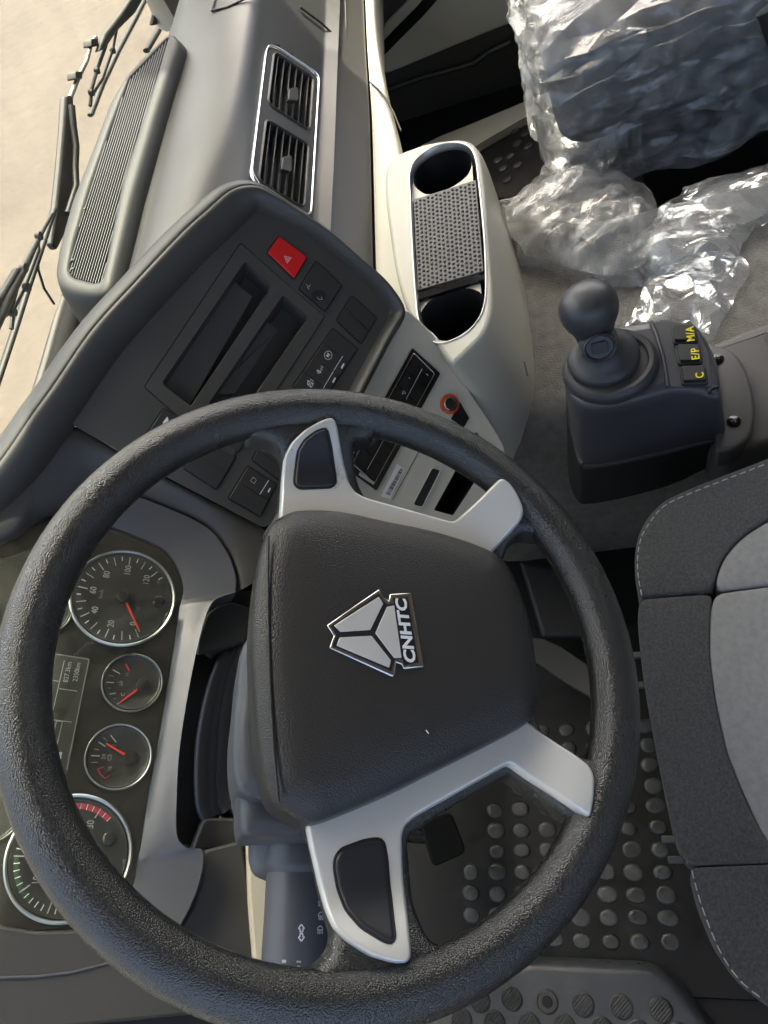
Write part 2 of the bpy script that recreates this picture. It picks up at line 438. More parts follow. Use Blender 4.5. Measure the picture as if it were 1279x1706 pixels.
def ip(tab, y):
    """table [(y, x)...] -> x"""
    if y <= tab[0][0]:
        (a, b), (c, d) = tab[0], tab[1]
    elif y >= tab[-1][0]:
        (a, b), (c, d) = tab[-2], tab[-1]
    else:
        for (a, b), (c, d) in zip(tab, tab[1:]):
            if a <= y <= c: break
    return b + (d - b) * (y - a) / (c - a)

# ================================================================ the setting
g = mesh('ground', [(-60, -40, -1.35), (80, -40, -1.35), (80, 90, -1.35), (-60, 90, -1.35)], [[0, 1, 2, 3]], 'sand'); tag(g, kind='structure')
pv, pf = [], []
for _ in range(260):
    dd = random.uniform(0, 1); x, y = random.uniform(.5, 9), random.uniform(1.2, 8); r = random.choice((.006, .008, .010, .016)) * random.uniform(.6, 1.3); k = len(pv)
    pv += [(x + r * math.cos(a) * random.uniform(.7, 1.2), y + r * math.sin(a) * random.uniform(.7, 1.2), -1.352) for a in (0, 1.26, 2.5, 3.8, 5.0)] + [(x, y, -1.35 + r * .7)]
    pf += [[k + q, k + (q + 1) % 5, k + 5] for q in range(5)]
g = mesh('gravel', pv, pf, 'sand'); tag(g, 'scattered small stones on the sandy ground outside', 'gravel', kind='stuff')
f = box('cab_floor', (-.62, -1.3, -.06), (1.66, .5, -.004), 'rubber'); tag(f, kind='structure')
f = box('cab_roof', (-.60, -1.35, 1.72), (1.70, .46, 1.76), 'roof'); tag(f, kind='structure')
f = box('rear_wall', (-.62, -1.36, -.06), (1.70, -1.32, 1.72), 'roof'); tag(f, kind='structure')
f = box('driver_side_blocker', (-.66, -1.30, -.06), (-.62, .60, .80), 'roof'); tag(f, kind='structure')  # added out of view to block side light and darken the footwell
f = box('bulkhead', (-.62, .50, -.3), (1.70, .55, .40), 'seal'); tag(f, kind='structure')

# passenger door, seen in the far footwell
DX = Plane((1.62, 0, 0), (-1, 0, 0))
t = thing('passenger_door', (1.64, -.3, -.05), 'beige and black passenger door lining in the far footwell', 'door')
box('door_shell', (1.625, -1.30, -.06), (1.68, .60, .78), 'dash_dark', t)
box('window_frame', (1.625, -1.30, 1.42), (1.68, .60, 1.72), 'dash_dark', t)
box('window_post', (1.625, -1.30, .78), (1.68, -1.10, 1.42), 'dash_dark', t)
prism('armrest_panel', rnd(DX.pts([(618, 96), (640, 40), (740, -60), (960, -120), (900, 20), (842, 41), (760, 74), (640, 124)]), .02), (-1, 0, 0), .012, 'beige', t, bevel=.004).location.x -= .004
tube('door_seal', DX.pts([(628, 92), (660, 58), (700, 18), (750, -40)], .006), .012, 'seal', t)
tube('door_pocket_lip', DX.pts([(640, 152), (700, 130), (745, 118), (790, 105), (812, 88), (850, 70)], .005), .006, 'dash_dark', t)

# ================================================================ windscreen, cowl, wipers
WS = Plane((0, .60, .50), (0, -1, -.16))
t = thing('windscreen', (.55, .6, .45), 'clear windscreen looking out on sunlit sandy ground', 'windscreen')
wu = Vector((0, -.16, 1)).normalized()
wp = [Vector((-.6, .60, .5)) - wu * .12, Vector((1.68, .60, .5)) - wu * .12, Vector((1.68, .60, .5)) + wu * 1.2, Vector((-.6, .60, .5)) + wu * 1.2]
prism('glass', wp, (0, -1, -.16), .004, 'glass', t, smooth=False)
tube('rubber_seal', [(-.6, .575, .375), (1.68, .575, .375)], .016, 'seal', t)
tube('header_seal', [wp[3], wp[2]], .03, 'seal', t)
for a, b in ((wp[0], wp[3]), (wp[1], wp[2])): tube('pillar', [a, b], .05, 'beige', t)
t = thing('cowl', (.5, .56, .40), 'grey cowl edge with black gasket below the windscreen', 'cowl')
tube('gasket', [Y(.50).at(128, 510), Y(.50).at(118, 548), Y(.50).at(92, 640), Y(.50).at(40, 760), Y(.5).at(-40, 900)], .016, 'seal', t)
a = [Y(.545).at(*p) for p in ((98, 505), (84, 545), (56, 640), (16, 760), (-60, 930))]
b = [Y(.535).at(*p) for p in ((118, 505), (106, 545), (80, 640), (42, 750), (-20, 900))]
loft('cowl_strip', [cr(a, 5, False), cr(b, 5, False)], 'wiper', t, solid=.02)

WO = Plane((0, .665, .45), (0, -1, -.16))
def P7(l, h=0): return [WO.at(x / 2.665, y / 2.665, h) for x, y in l]
t = thing('windscreen_wiper', P7([(250, 1090)])[0], 'grey wiper with wide tapered arm beyond the speaker grille', 'wiper', 'wipers outside the windscreen')
prism('arm', P7([(292, 425), (328, 430), (330, 520), (345, 640), (343, 820), (310, 1000), (255, 1110), (232, 1085), (250, 930), (268, 760), (285, 560)]), -WO.n * -1, .014, 'wiper', t, bevel=.004)
tube('hose', P7([(318, 470), (326, 560), (338, 650), (334, 740), (338, 830), (300, 950)], .012), .006, 'wiper_dark', t)
tube('rod', P7([(310, 435), (345, 350), (385, 270), (405, 190), (425, 170)], .004), [.005, .0045, .004, .004, .005], 'metal', t)
for q in ((350, 335), (420, 190)): prism('clip', rnd(P7([(q[0] - 15, q[1] - 18), (q[0] + 14, q[1] - 20), (q[0] + 17, q[1] + 14), (q[0] - 13, q[1] + 19)], .012), .004), WO.n, .018, 'wiper', t, bevel=.002)
prism('bridge', P7([(440, 230), (470, 150), (540, 60), (600, -30), (660, -120), (670, -60), (600, 60), (520, 140), (470, 215)], .02), WO.n, .012, 'wiper', t, bevel=.003)
tube('claw', P7([(470, 200), (430, 310), (405, 400), (400, 470)], .012), .0035, 'wiper', t)
tube('claw', P7([(520, 120), (500, 220), (455, 350), (410, 420)], .014), .0028, 'wiper', t)
for q in ((430, 315), (405, 412), (500, 225), (590, 30)): lathe('claw_pin', P7([q], .014)[0], WO.n, [(.006, -.004), (.006, .004)], 'wiper', t, seg=12)
tube('blade', P7([(400, 512), (450, 380), (520, 230), (600, 80), (700, -120)], .004), .0038, 'wiper', t, flat=(WO.n, 1.6))
tube('rubber_edge', P7([(410, 512), (460, 380), (530, 230), (610, 80), (710, -120)], .0), .003, 'metal', t)
t = thing('windscreen_wiper', P7([(20, 1400)])[0], 'grey wiper blade crossing the lower left corner of the windscreen', 'wiper', 'wipers outside the windscreen')
tube('blade', P7([(238, 930), (180, 1110), (120, 1290), (60, 1480), (0, 1660), (-60, 1840)], .004), .0040, 'wiper_dark', t, flat=(WO.n, 1.6))
tube('claw', P7([(230, 950), (175, 1050), (150, 1100), (100, 1200), (40, 1310), (-40, 1480)], .016), [.003, .004, .005, .007, .009, .009], 'wiper', t)
tube('claw', P7([(165, 1060), (170, 1110), (110, 1270), (60, 1370), (50, 1460)], .010), .0035, 'wiper', t)
prism('bridge', P7([(80, 1190), (120, 1180), (100, 1240), (60, 1390), (20, 1420), (-40, 1520), (-40, 1370), (20, 1290)], .02), WO.n, .012, 'wiper_dark', t, bevel=.003)
for q in ((172, 1048), (105, 1190), (55, 1385), (118, 1275)): lathe('claw_pin', P7([q], .018)[0], WO.n, [(.007, -.004), (.007, .004)], 'wiper', t, seg=12)
tube('washer_hose', P7([(165, 1110), (170, 1200), (195, 1280), (240, 1350)], .004), .0022, 'wiper', t)
t = thing('windscreen_wiper', P7([(690, 120)])[0], 'short piece of grey wiper above the speaker grille tip', 'wiper', 'wipers outside the windscreen')
tube('blade', P7([(650, 225), (700, 140), (760, 0), (800, -90)], .004), .0055, 'wiper_dark', t, flat=(WO.n, 1.6))
prism('bridge', P7([(680, 110), (700, 20), (740, -60), (770, -60), (740, 40), (700, 110)], .02), WO.n, .012, 'wiper', t, bevel=.003)

# ================================================================ dashboard
D = thing('dashboard', (.85, .40, .0), 'grey moulded dashboard with ribbed speaker grille and twin air vents', 'dashboard')
PY = [-260, -140, -60, 0, 60, 120, 190, 250, 310, 380, 450, 520]
TA = [(-140, 330), (0, 285), (190, 225), (450, 150), (520, 130)]
T2 = [(-140, 352), (64, 296), (188, 259), (319, 221), (488, 180), (560, 165)]
TM = [(-140, 402), (60, 352), (190, 322), (310, 285), (450, 225), (520, 195)]
T3 = [(-140, 440), (40, 412), (120, 400), (220, 378), (300, 345), (400, 300), (520, 240)]
T4 = [(-140, 462), (75, 438), (288, 411), (400, 396), (520, 380)]
T5 = [(-140, 546), (128, 538), (250, 530), (360, 522), (520, 512)]
T6 = [(-140, 572), (134, 561), (250, 557), (350, 552), (520, 544)]
T7 = [(-140, 604), (0, 608), (60, 610), (191, 619), (323, 622), (440, 625), (520, 628)]
def line(tab, pl, h=0, py=PY): return [pl.at(ip(tab, y), y, h) for y in py]
def mixl(a, b, t): return [p * (1 - t) + q * t for p, q in zip(a, b)]
LA, L2, LM = line(TA, Z(.600)), line(T2, Z(.628)), line(TM, Z(.642))
L3 = line(T3, Z(.638)); L4 = line(T4, VENT, .006); L5 = line(T5, VENT, .002)
L6 = line(T6, Z(.512)); L7 = line(T7, Z(.458))
back = [p + Vector((0, .06, -.15)) for p in LA]
X0 = Vector((1, 0, 0))
def holed(name, outer, holes, m, parent, pl=None, e1=None, e2=None):
    pl = pl or CP; e1 = e1 or CPH; e2 = e2 or CPU
    loops = [outer] + holes
    v2 = [[Vector(((p - pl.p).dot(e1), (p - pl.p).dot(e2), 0)) for p in lp] for lp in loops]
    tri = mg.tessellate_polygon(v2); v = [p for lp in loops for p in lp]
    return mesh(name, v, [list(t_) for t_ in tri], m, parent, smooth=False)
DT = loft('dash_top', [back, LA, mixl(LA, L2, .9), L2, LM, mixl(LM, L3, .8), mixl(L3, L4, .15), mixl(L3, L4, .8), L4, mixl(L4, L5, .5), mixl(L4, L5, .93), L5, mixl(L5, L6, .15), mixl(L5, L6, .9), L6], 'dash', D, sub=2)
lip = [p + Vector((0, 0.004, -.006)) for p in L6]
loft('lower_face', [lip, mixl(lip, L7, .1), mixl(lip, L7, .92), L7, [p + Vector((0, .03, -.03)) for p in L7], [p + Vector((0, .12, -.2)) for p in L7]], 'dash_dark', D, sub=2)
# glove-box lid seam at the far end
GS = [(352, 18), (378, 12), (404, 0), (432, -16)]
tube('lid_seam', [Z(.641).at(*p) for p in GS], .0016, 'black', D)
tube('lid_seam', [Z(.641).at(352, 18), Z(.641).at(356, 4), Z(.641).at(362, -20)], .0016, 'black', D)
tube('lid_seam', [VENT.at(500, 12, .008), VENT.at(535, 38, .007), VENT.at(577, 78, .006), VENT.at(576, 20, .006), VENT.at(572, -60, .006)], .0018, 'black', D)
# beige lower dash
def bl(tab, z, py): return [Z(z).at(ip(tab, y), y) for y in py]
PB = [-200, -100, 0, 60, 130, 200, 260, 330, 400, 460, 520, 560]
B0 = [p + Vector((0, -.0005, -.004)) for p in bl([(y, x - 1) for y, x in T7], .458, PB)]
B1 = bl([(y, x + 8) for y, x in T7], .457, PB)
TB = [(-200, 622), (0, 624), (60, 628), (130, 638), (200, 658), (260, 672), (330, 676), (440, 682), (560, 700)]
B2 = bl([(y, x - 6) for y, x in TB], .454, PB); B3 = bl(TB, .448, PB)
loft('lower_trim', [B0, B1, mixl(B1, B2, .5), B2, B3, [p + Vector((0, .004, -.05)) for p in B3], [p + Vector((0, .03, -.14)) for p in B3]], 'beige', D, sub=2)
tube('trim_seam', [Z(.4585).at(*p) for p in ((617, 137), (629, 148), (643, 165), (656, 188), (668, 218))], .0016, 'black', D)
prism('slot', rnd([Z(.4585).at(*p) for p in ((661, 364), (667, 366), (670, 414), (665, 412))], .002), (0, 0, 1), .003, 'satin', D, bevel=.0006)

# ribbed speaker grille in its raised box
GP = Plane((0, .4, .660), (0, -.10, 1)); GP = Plane(Vector((.75, .40, .660)), Vector((0, -.10, 1)))
go = [(283, 52), (240, 92), (210, 124), (184, 165), (150, 255), (120, 330), (99, 405), (91, 452), (97, 476), (124, 488), (161, 492), (182, 486), (221, 319), (259, 188), (297, 66)]
gi = [(281, 60), (247, 97), (214, 131), (184, 210), (150, 308), (124, 398), (113, 448), (120, 461), (161, 472), (170, 466), (203, 300), (240, 188), (280, 66)]
Go = rnd(GP.pts(go, .0), .012, 3); Gi = rnd(GP.pts(gi), .004, 3)
go_r, gi_r = resample(Go, 120), resample(Gi, 120)
def spin(a, b):
    best = min(range(len(b)), key=lambda k: sum((a[i] - b[(i + k) % len(b)]).length for i in range(0, len(a), 10)))
    return b[best:] + b[:best]
gi_r = spin(go_r, gi_r); n = GP.n
loft('grille_box', [[p - n * .10 + (p - GP.p) * .12 for p in go_r], [p - n * .018 for p in inset(go_r, n, -.006)], [p - n * .004 for p in inset(go_r, n, -.001)], [p + n * .0 for p in inset(go_r, n, .004)],
     mixl(go_r, gi_r, .7), [p - n * .001 for p in mixl(go_r, gi_r, .95)], [p - n * .006 for p in gi_r]], 'grille', D, closed=True)
gb = prism('grille_well', [p - n * .008 for p in gi_r], n, .004, 'black', D, smooth=False)
# fins: run along the length of the grille, each ends on the slanted outline
e1 = (GP.at(161, 471) - GP.at(280, 62)).normalized(); e2 = n.cross(e1).normalized()
poly = [((p - GP.p).dot(e1), (p - GP.p).dot(e2)) for p in gi_r]
lo, hi = min(q[1] for q in poly), max(q[1] for q in poly)
NF = 16
for i in range(NF):
    y = lo + (hi - lo) * (i + .5) / NF; xs = []
    for k in range(len(poly)):
        (x1, y1), (x2, y2) = poly[k], poly[(k + 1) % len(poly)]
        if (y1 <= y < y2) or (y2 <= y < y1): xs.append(x1 + (x2 - x1) * (y - y1) / (y2 - y1))
    if len(xs) < 2: continue
    a, b = min(xs), max(xs)
    if b - a < .01: continue
    wd = (hi - lo) / NF * .52
    c = [GP.p + e1 * s + e2 * (y + q) - n * .0015 for s, q in ((a, -wd / 2), (b, -wd / 2), (b, wd / 2), (a, wd / 2))]
    prism('fin', c, n, .007, 'dash', gb, bevel=.0006, seg=1)
for q in ((141, 348), (120, 433), (121, 448)): lathe('clip_head', GP.at(*q), n, [(.0016, 0), (.0016, .001)], 'black', gb, seg=10)

# twin air vents in one chrome frame
V = VENT.up(.010)
def P5(l, h=0, pl=V): return [pl.at(400 + x / 4.567, 60 + y / 4.567, h) for x, y in l]
fo = [(215, 62), (250, 62), (300, 85), (590, 275), (612, 315), (548, 1350), (520, 1368), (150, 1150), (85, 1045), (88, 980), (195, 110)]
fi = [(222, 92), (250, 85), (300, 105), (575, 290), (590, 320), (528, 1335), (510, 1345), (170, 1135), (105, 1035), (108, 980), (208, 120)]
FO = resample(rnd(P5(fo), .006), 110); FI = spin(FO, resample(rnd(P5(fi), .006), 110))
holes = [[(265, 130), (300, 140), (540, 305), (555, 320), (528, 700), (505, 700), (235, 525), (220, 495)],
         [(205, 640), (235, 650), (505, 815), (520, 840), (487, 1290), (465, 1290), (165, 1115), (150, 1080)]]
HH = [resample(rnd(P5(hh), .005), 60) for hh in holes]
vt = holed('air_vent', [p - VN * .0015 for p in FI], [[p - VN * .0015 for p in H] for H in HH], 'dash', D, V, X0, VU)
# open the dash skin behind the vents
dg = bpy.context.evaluated_depsgraph_get(); me_ = bpy.data.meshes.new_from_object(DT.evaluated_get(dg)); DT.modifiers.clear(); DT.data = me_
bm = bmesh.new(); bm.from_mesh(me_); fq = [((p - V.p).dot(X0), (p - V.p).dot(VU)) for p in inset(FO, VN, .004)]
def in2(q, P):
    c = False
    for k in range(len(P)):
        (x1, y1), (x2, y2) = P[k], P[(k + 1) % len(P)]
        if (y1 > q[1]) != (y2 > q[1]) and q[0] < (x2 - x1) * (q[1] - y1) / (y2 - y1) + x1: c = not c
    return c
bmesh.ops.subdivide_edges(bm, edges=[e for e in bm.edges if in2((((e.verts[0].co + DT.location + WORLD[D]) - V.p).dot(X0), ((e.verts[0].co + DT.location + WORLD[D]) - V.p).dot(VU)), fq)], cuts=2, use_grid_fill=True)
kill = []
for f in bm.faces:
    p = f.calc_center_median() + DT.location + WORLD[D]
    if abs((p - V.p).dot(VN)) < .03 and in2(((p - V.p).dot(X0), (p - V.p).dot(VU)), fq): kill.append(f)
bmesh.ops.delete(bm, geom=kill, context='FACES'); bm.to_mesh(me_); bm.free(); me_.shade_smooth()
loft('chrome_rim', [[p - VN * .014 for p in FO], [p + VN * .0005 for p in FO], [p + VN * .0012 for p in mixl(FO, FI, .4)], [p for p in mixl(FO, FI, .75)], [p - VN * .004 for p in mixl(FO, FI, .8)]], 'chrome', vt, closed=True)
for H in HH:
    Hi = inset(H, VN, .0008)
    loft('vent_well', [[p - VN * .0015 for p in H], [p - VN * .032 for p in Hi]], 'dash_dark', vt, closed=True)
    prism('well_back', [p - VN * .031 for p in Hi], VN, .001, 'black', vt, smooth=False)
    loft('vent_lip', [[p - VN * .0012 for p in inset(H, VN, -.0030)], [p + VN * .0010 for p in inset(H, VN, -.0010)], [p + VN * .0010 for p in H], [p - VN * .004 for p in Hi]], 'dash', vt, closed=True)
    ex = Vector((1, 0, 0))
    ql = [((p - V.p).dot(ex), (p - V.p).dot(VU)) for p in Hi]
    lo2, hi2 = min(q[1] for q in ql), max(q[1] for q in ql)
    # slats run along the dash; tilted blades
    for i in range(6):
        y = lo2 + (hi2 - lo2) * (i + .6) / 6.2; xs = []
        for k in range(len(ql)):
            (x1, y1), (x2, y2) = ql[k], ql[(k + 1) % len(ql)]
            if (y1 <= y < y2) or (y2 <= y < y1): xs.append(x1 + (x2 - x1) * (y - y1) / (y2 - y1))
        if len(xs) < 2: continue
        a, b = min(xs), max(xs)
        A, B = V.p + ex * a + VU * y, V.p + ex * b + VU * y
        prism('slat', [A - VN * .001, B - VN * .001, B - VN * .001 + VU * .0016, A - VN * .001 + VU * .0016], VN, .016, 'dash', vt, bevel=.0004, seg=1)
for q in (([(372, 400), (420, 388), (440, 392), (445, 480), (425, 490), (365, 485)]), ([(325, 920), (375, 905), (392, 912), (395, 1020), (378, 1030), (312, 1015)])):
    prism('slide_knob', rnd(P5(q, .010), .0015, 2), VN, .007, 'dash', vt, bevel=.001)

# ================================================================ centre control panel
CT = thing('control_panel', CP.at(440, 600) - Vector((0, 0, .1)), 'dark angled control panel with red hazard switch behind the steering wheel', 'control panel')
def Q(l, h=0, pl=CP): return [pl.at(220 + x / 2.665, 380 + y / 2.665, h) for x, y in l]
def Q2(l, h=0, pl=CP): return [pl.at(200 + x / 4, 680 + y / 4, h) for x, y in l]
def Q3(l, h=0): return [BP.at(560 + x / 4, 560 + y / 4, h) for x, y in l]
oth = [(-70, 850), (0, 768), (50, 695), (90, 640), (150, 552), (220, 475), (300, 390), (350, 345), (380, 319), (408, 309), (436, 312), (470, 332), (515, 362), (555, 390), (600, 430), (640, 465), (664, 496), (674, 519), (667, 536), (651, 562), (603, 654), (560, 730), (510, 810)]
wid = [.036] * 8 + [.034, .030, .022, .016, .014, .013, .013, .013, .013, .013, .013, .013, .013, .013, .013]
O = cr(CP.pts(oth, .012), 5, False)
W = [wid[min(i // 5, len(wid) - 1)] for i in range(len(O))]
for _ in range(6): W = [W[0]] + [(W[i - 1] + W[i] + W[i + 1]) / 3 for i in range(1, len(W) - 1)] + [W[-1]]
def side(k, s, h):
    out = []
    for i, p in enumerate(O):
        tdir = (O[min(i + 1, len(O) - 1)] - O[max(i - 1, 0)]).normalized(); nn = CP.n.cross(tdir).normalized()
        cen = CP.at(420, 600, .012)
        if nn.dot(cen - p) < 0: nn = -nn
        out.append(p + nn * W[i] * s + CP.n * h)
    for _ in range(k): out = [out[0]] + [(out[i - 1] + out[i] + out[i + 1]) / 3 for i in range(1, len(out) - 1)] + [out[-1]]
    return out
loft('brow', [[p - CP.n * .05 + Vector((0, 0, -.03)) for p in side(3, -.36, -.03)], side(3, -.30, -.0135), side(2, -.22, -.0065), side(0, 0, 0), side(1, .08, .004), side(2, .25, .004), side(3, .6, -.001), side(4, .9, -.008), side(4, 1.05, -.016)], 'dash_dark', CT, sub=1)
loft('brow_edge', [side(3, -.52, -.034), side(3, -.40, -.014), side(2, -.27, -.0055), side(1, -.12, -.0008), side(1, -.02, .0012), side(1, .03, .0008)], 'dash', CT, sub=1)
fp = [(110, 690), (200, 580), (300, 468), (366, 395), (395, 365), (425, 352), (455, 358), (500, 385), (560, 425), (625, 478), (650, 512), (640, 545), (590, 645), (540, 738), (480, 850), (440, 880), (272, 792), (122, 709)]
# face plate is built as a frame with two deep pockets cut into it
face = rnd(CP.pts(fp), .006, 3)
pk1 = Q([(500, 148), (625, 258), (262, 795), (130, 690)]); pk2 = [CP.at(471, 491), CP.at(515, 528), CP.at(372, 737), CP.at(330, 697)]
rp1, rp2 = rnd(pk1, .004, 3), rnd(pk2, .004, 3)
fr = rnd([CP.at(400, 404), CP.at(541, 528), CP.at(382, 770), CP.at(239, 645)], .003, 3)
holed('face_plate', face, [fr], 'panel', CT)
rb = holed('storage_insert', [p + CP.n * .001 for p in inset(fr, CP.n, .0008)], [[p + CP.n * .001 for p in rp1], [p + CP.n * .001 for p in rp2]], 'panel', CT)
loft('insert_gap', [[p for p in fr], [p - CP.n * .004 for p in fr], [p - CP.n * .004 for p in inset(fr, CP.n, .0008)], [p + CP.n * .001 for p in inset(fr, CP.n, .0008)]], 'black', CT, closed=True)
for rp in (rp1, rp2):
    dn = -CP.n * .034 - CPU * .006
    bt = [p + dn for p in inset(rp, CP.n, .002)]
    loft('pocket', [[p + CP.n * .001 for p in rp], [p - CP.n * .002 for p in inset(rp, CP.n, .0012)], bt], 'panel', rb, closed=True)
    prism('pocket_floor', bt, CP.n, .002, 'panel', rb, smooth=False)
# ledge steps inside the pockets
for pts in (Q([(455, 205), (555, 290), (262, 795), (130, 690)]), Q([(605, 388), (668, 440), (470, 735), (330, 740)])):
    a = rnd([p - CP.n * .013 for p in pts], .003, 2)
    prism('pocket_step', inset(a, CP.n, .002), CP.n, .018, 'panel', rb, bevel=.001)
def rocker(name, q, h=.0025, m='switch', parent=CT, r=.0015, gap=True):
    if gap: prism('switch_surround', [p + CP.n * .0004 for p in inset(rnd(q, r, 3), CP.n, -.0012)], CP.n, .0006, 'black', parent, smooth=False)
    return prism(name, [p + CP.n * h for p in inset(rnd(q, r, 3), CP.n, .0006)], CP.n, h + .001, m, parent, bevel=.0008)
hz = rocker('hazard_switch', Q([(650, 38), (775, 132), (718, 228), (597, 112)]), .004, 'red', r=.002)
tag(hz, 'red hazard switch with white double triangle')
def tri3(c, s, up): 
    x = CPH * s; y = CPU * s
    return [c - x * .87 - y * .5, c + x * .87 - y * .5, c + y]
hc = Q([(690, 137)], .0043)[0]
for s in (.0052, .0024):
    T_ = tri3(hc, s, 1)
    v = []; f_ = []
    Ti = tri3(hc, s - .0008, 1)
    v = T_ + Ti; f_ = [[0, 1, 4, 3], [1, 2, 5, 4], [2, 0, 3, 5]]
    mesh('triangle_mark', v, f_, 'white_ink', hz, smooth=False, fix=False)
def grid4(q, nu, nv):
    a, b, c, d = q
    return [[(a.lerp(b, i / nu)).lerp(d.lerp(c, i / nu), j / nv) for i in range(nu + 1)] for j in range(nv + 1)]
def bank(q, nv, parent=CT):
    """q = [near-top, near-bottom, far-bottom, far-top]; nv rockers side by side"""
    gdd = grid4(q, 1, nv); out = []
    prism('switch_surround', [p + CP.n * .0004 for p in inset(rnd(q, .002, 3), CP.n, -.0015)], CP.n, .0006, 'black', parent, smooth=False)
    for j in range(nv):
        c = [gdd[j][0], gdd[j][1], gdd[j + 1][1], gdd[j + 1][0]]
        out.append(prism('rocker_switch', [p + CP.n * .0022 for p in inset(rnd(c, .001, 2), CP.n, .0004)], CP.n, .003, 'switch', parent, bevel=.0007))
    return out
sa = rocker('mirror_switch', Q([(815, 148), (930, 258), (855, 370), (740, 270)]))
ov = [Q([(828 + 34 * math.cos(a), 300 + 26 * math.sin(a))], .0028)[0] for a in [i * 2 * math.pi / 18 for i in range(18)]]
prism('selector', ov, CP.n, .001, 'black', sa)
def qs(segs): return [((220 + a / 2.665, 380 + b / 2.665), (220 + c / 2.665, 380 + d / 2.665)) for a, b, c, d in segs]
stroke('mirror_mark', qs([(772, 250, 785, 262), (785, 262, 790, 250), (776, 262, 786, 272), (822, 305, 830, 318), (830, 318, 842, 316), (838, 305, 846, 318)]), CP, .0032, .0007, 'grey_ink', sa)
bank(Q([(975, 302), (1083, 400), (1015, 513), (907, 410)]), 2)
rows = bank(Q([(890, 447), (1000, 537), (830, 790), (715, 700)]), 4)
mk = rows[1]
text('letter', 'M', Q([(870, 565)], .0027)[0], CPH, CP.n, .006, 'white_ink', mk, bold=.0001)
cc = [(870 + 17 * math.cos(i * math.pi / 10), 565 + 19 * math.sin(i * math.pi / 10)) for i in range(21)]
stroke('ring_mark', qs([(*cc[i], *cc[i + 1]) for i in range(20)]), CP, .0027, .0006, 'white_ink', mk)
stroke('seat_mark', qs([(822, 640, 838, 632), (822, 628, 838, 640), (826, 645, 840, 640), (836, 620, 844, 632), (838, 612, 848, 620), (820, 630, 826, 645)]), CP, .0027, .0008, 'white_ink', rows[2])
stroke('sprung_mark', qs([(780, 676, 805, 690), (805, 690, 795, 708), (795, 708, 778, 694), (778, 694, 780, 676), (780, 676, 795, 708), (805, 690, 778, 694), (790, 670, 806, 680)]), CP, .0027, .0007, 'white_ink', rows[3])
for r_, a, b in ((rows[1], (935, 568), (895, 632)), (rows[2], (893, 636), (848, 712))):
    stroke('line_mark', qs([(*a, *b)]), CP, .0028, .0008, 'white_ink', r_)
for r_, q in ((rows[1], (935, 612)), (rows[2], (897, 675))):
    prism('indicator', rnd(Q([(q[0] - 3, q[1] + 13), (q[0] - 8, q[1] + 6), (q[0] + 3, q[1] - 13), (q[0] + 8, q[1] - 8)], .0034), .0006, 2), CP.n, .0015, 'white_ink', r_)
# switches seen through the wheel
bank(Q2([(545, 200), (770, 325), (640, 540), (425, 400)]), 1)
stroke('split_line', [((200 + 540 / 4, 680 + 320 / 4), (200 + 695 / 4, 680 + 425 / 4))], CP, .0026, .0006, 'black', CT)
bank(Q2([(950, 205), (1140, 345), (1062, 480), (880, 345)]), 2)
sw = bank(Q2([(850, 388), (1040, 510), (930, 720), (722, 598)]), 2)
bank(Q2([(720, 60), (870, 160), (785, 296), (640, 200)]), 1)
bank(Q2([(290, 5), (420, 80), (300, 260), (170, 180)]), 1)
def q2s(segs): return [((200 + a / 4, 680 + b / 4), (200 + c / 4, 680 + d / 4)) for a, b, c, d in segs]
stroke('line_mark', q2s([(990, 480, 930, 575)]), CP, .0028, .0008, 'white_ink', sw[0])
stroke('beacon_mark', q2s([(885, 460, 868, 485), (868, 485, 893, 502), (893, 502, 908, 478), (905, 474, 885, 460)]), CP, .0028, .0007, 'grey_ink', sw[0])
prism('indicator', rnd(Q2([(998, 530), (1004, 536), (990, 563), (983, 556)], .0032), .0006, 2), CP.n, .001, 'white_ink', sw[0])
mesh('arrow_mark', Q2([(280, 100), (315, 55), (322, 80), (305, 110)], .003), [[0, 1, 2, 3]], 'white_ink', CT, smooth=False)

# ---- pale lower panel below it
LP = thing('lower_console', BP.at(700, 760) - Vector((0, 0, .2)), 'cream console panel with switch strip, barcode label and lighter socket', 'console')
lp = [(675, 515), (690, 528), (722, 560), (755, 602), (785, 660), (803, 686), (838, 742), (845, 800), (800, 880), (700, 900), (600, 900), (560, 860), (560, 760), (595, 650), (640, 560)]
LPo = rnd(BP.pts(lp), .008, 3)
hole = rnd(Q3([(800, 885), (930, 960), (778, 1195), (650, 1160)]), .002, 2)
holed('front_panel', LPo, [hole], 'beige', LP)
loft('panel_edge', [LPo, [p - BP.n * .004 for p in inset(LPo, BP.n, -.003)], [p - BP.n * .03 + Vector((0, .03, -.05)) for p in LPo]], 'beige', LP, closed=True)
loft('cubby', [hole, [p - BP.n * .06 for p in hole]], 'black', LP, closed=True, cap=False)
prism('cubby_back', [p - BP.n * .058 for p in hole], BP.n, .002, 'black', LP, smooth=False)
def Q3h(l, h): return Q3(l, h)
strip = Q3([(505, 80), (690, 250), (265, 1030), (60, 880)])
prism('switch_frame', rnd([p + BP.n * .003 for p in strip], .002, 3), BP.n, .004, 'gloss_black', LP, bevel=.001)
cr1 = rnd(Q3([(515, 108), (658, 250), (255, 985), (105, 850)], .0042), .003, 3)
loft('chrome_line', [cr1, [p + BP.n * .0006 for p in cr1], [p + BP.n * .0006 for p in inset(cr1, BP.n, .001)], [p for p in inset(cr1, BP.n, .001)]], 'chrome', LP, closed=True)
gq = [Q3([(520, 122)], .0036)[0], Q3([(645, 250)], .0036)[0], Q3([(252, 970)], .0036)[0], Q3([(115, 850)], .0036)[0]]
G4 = grid4(gq, 2, 7)
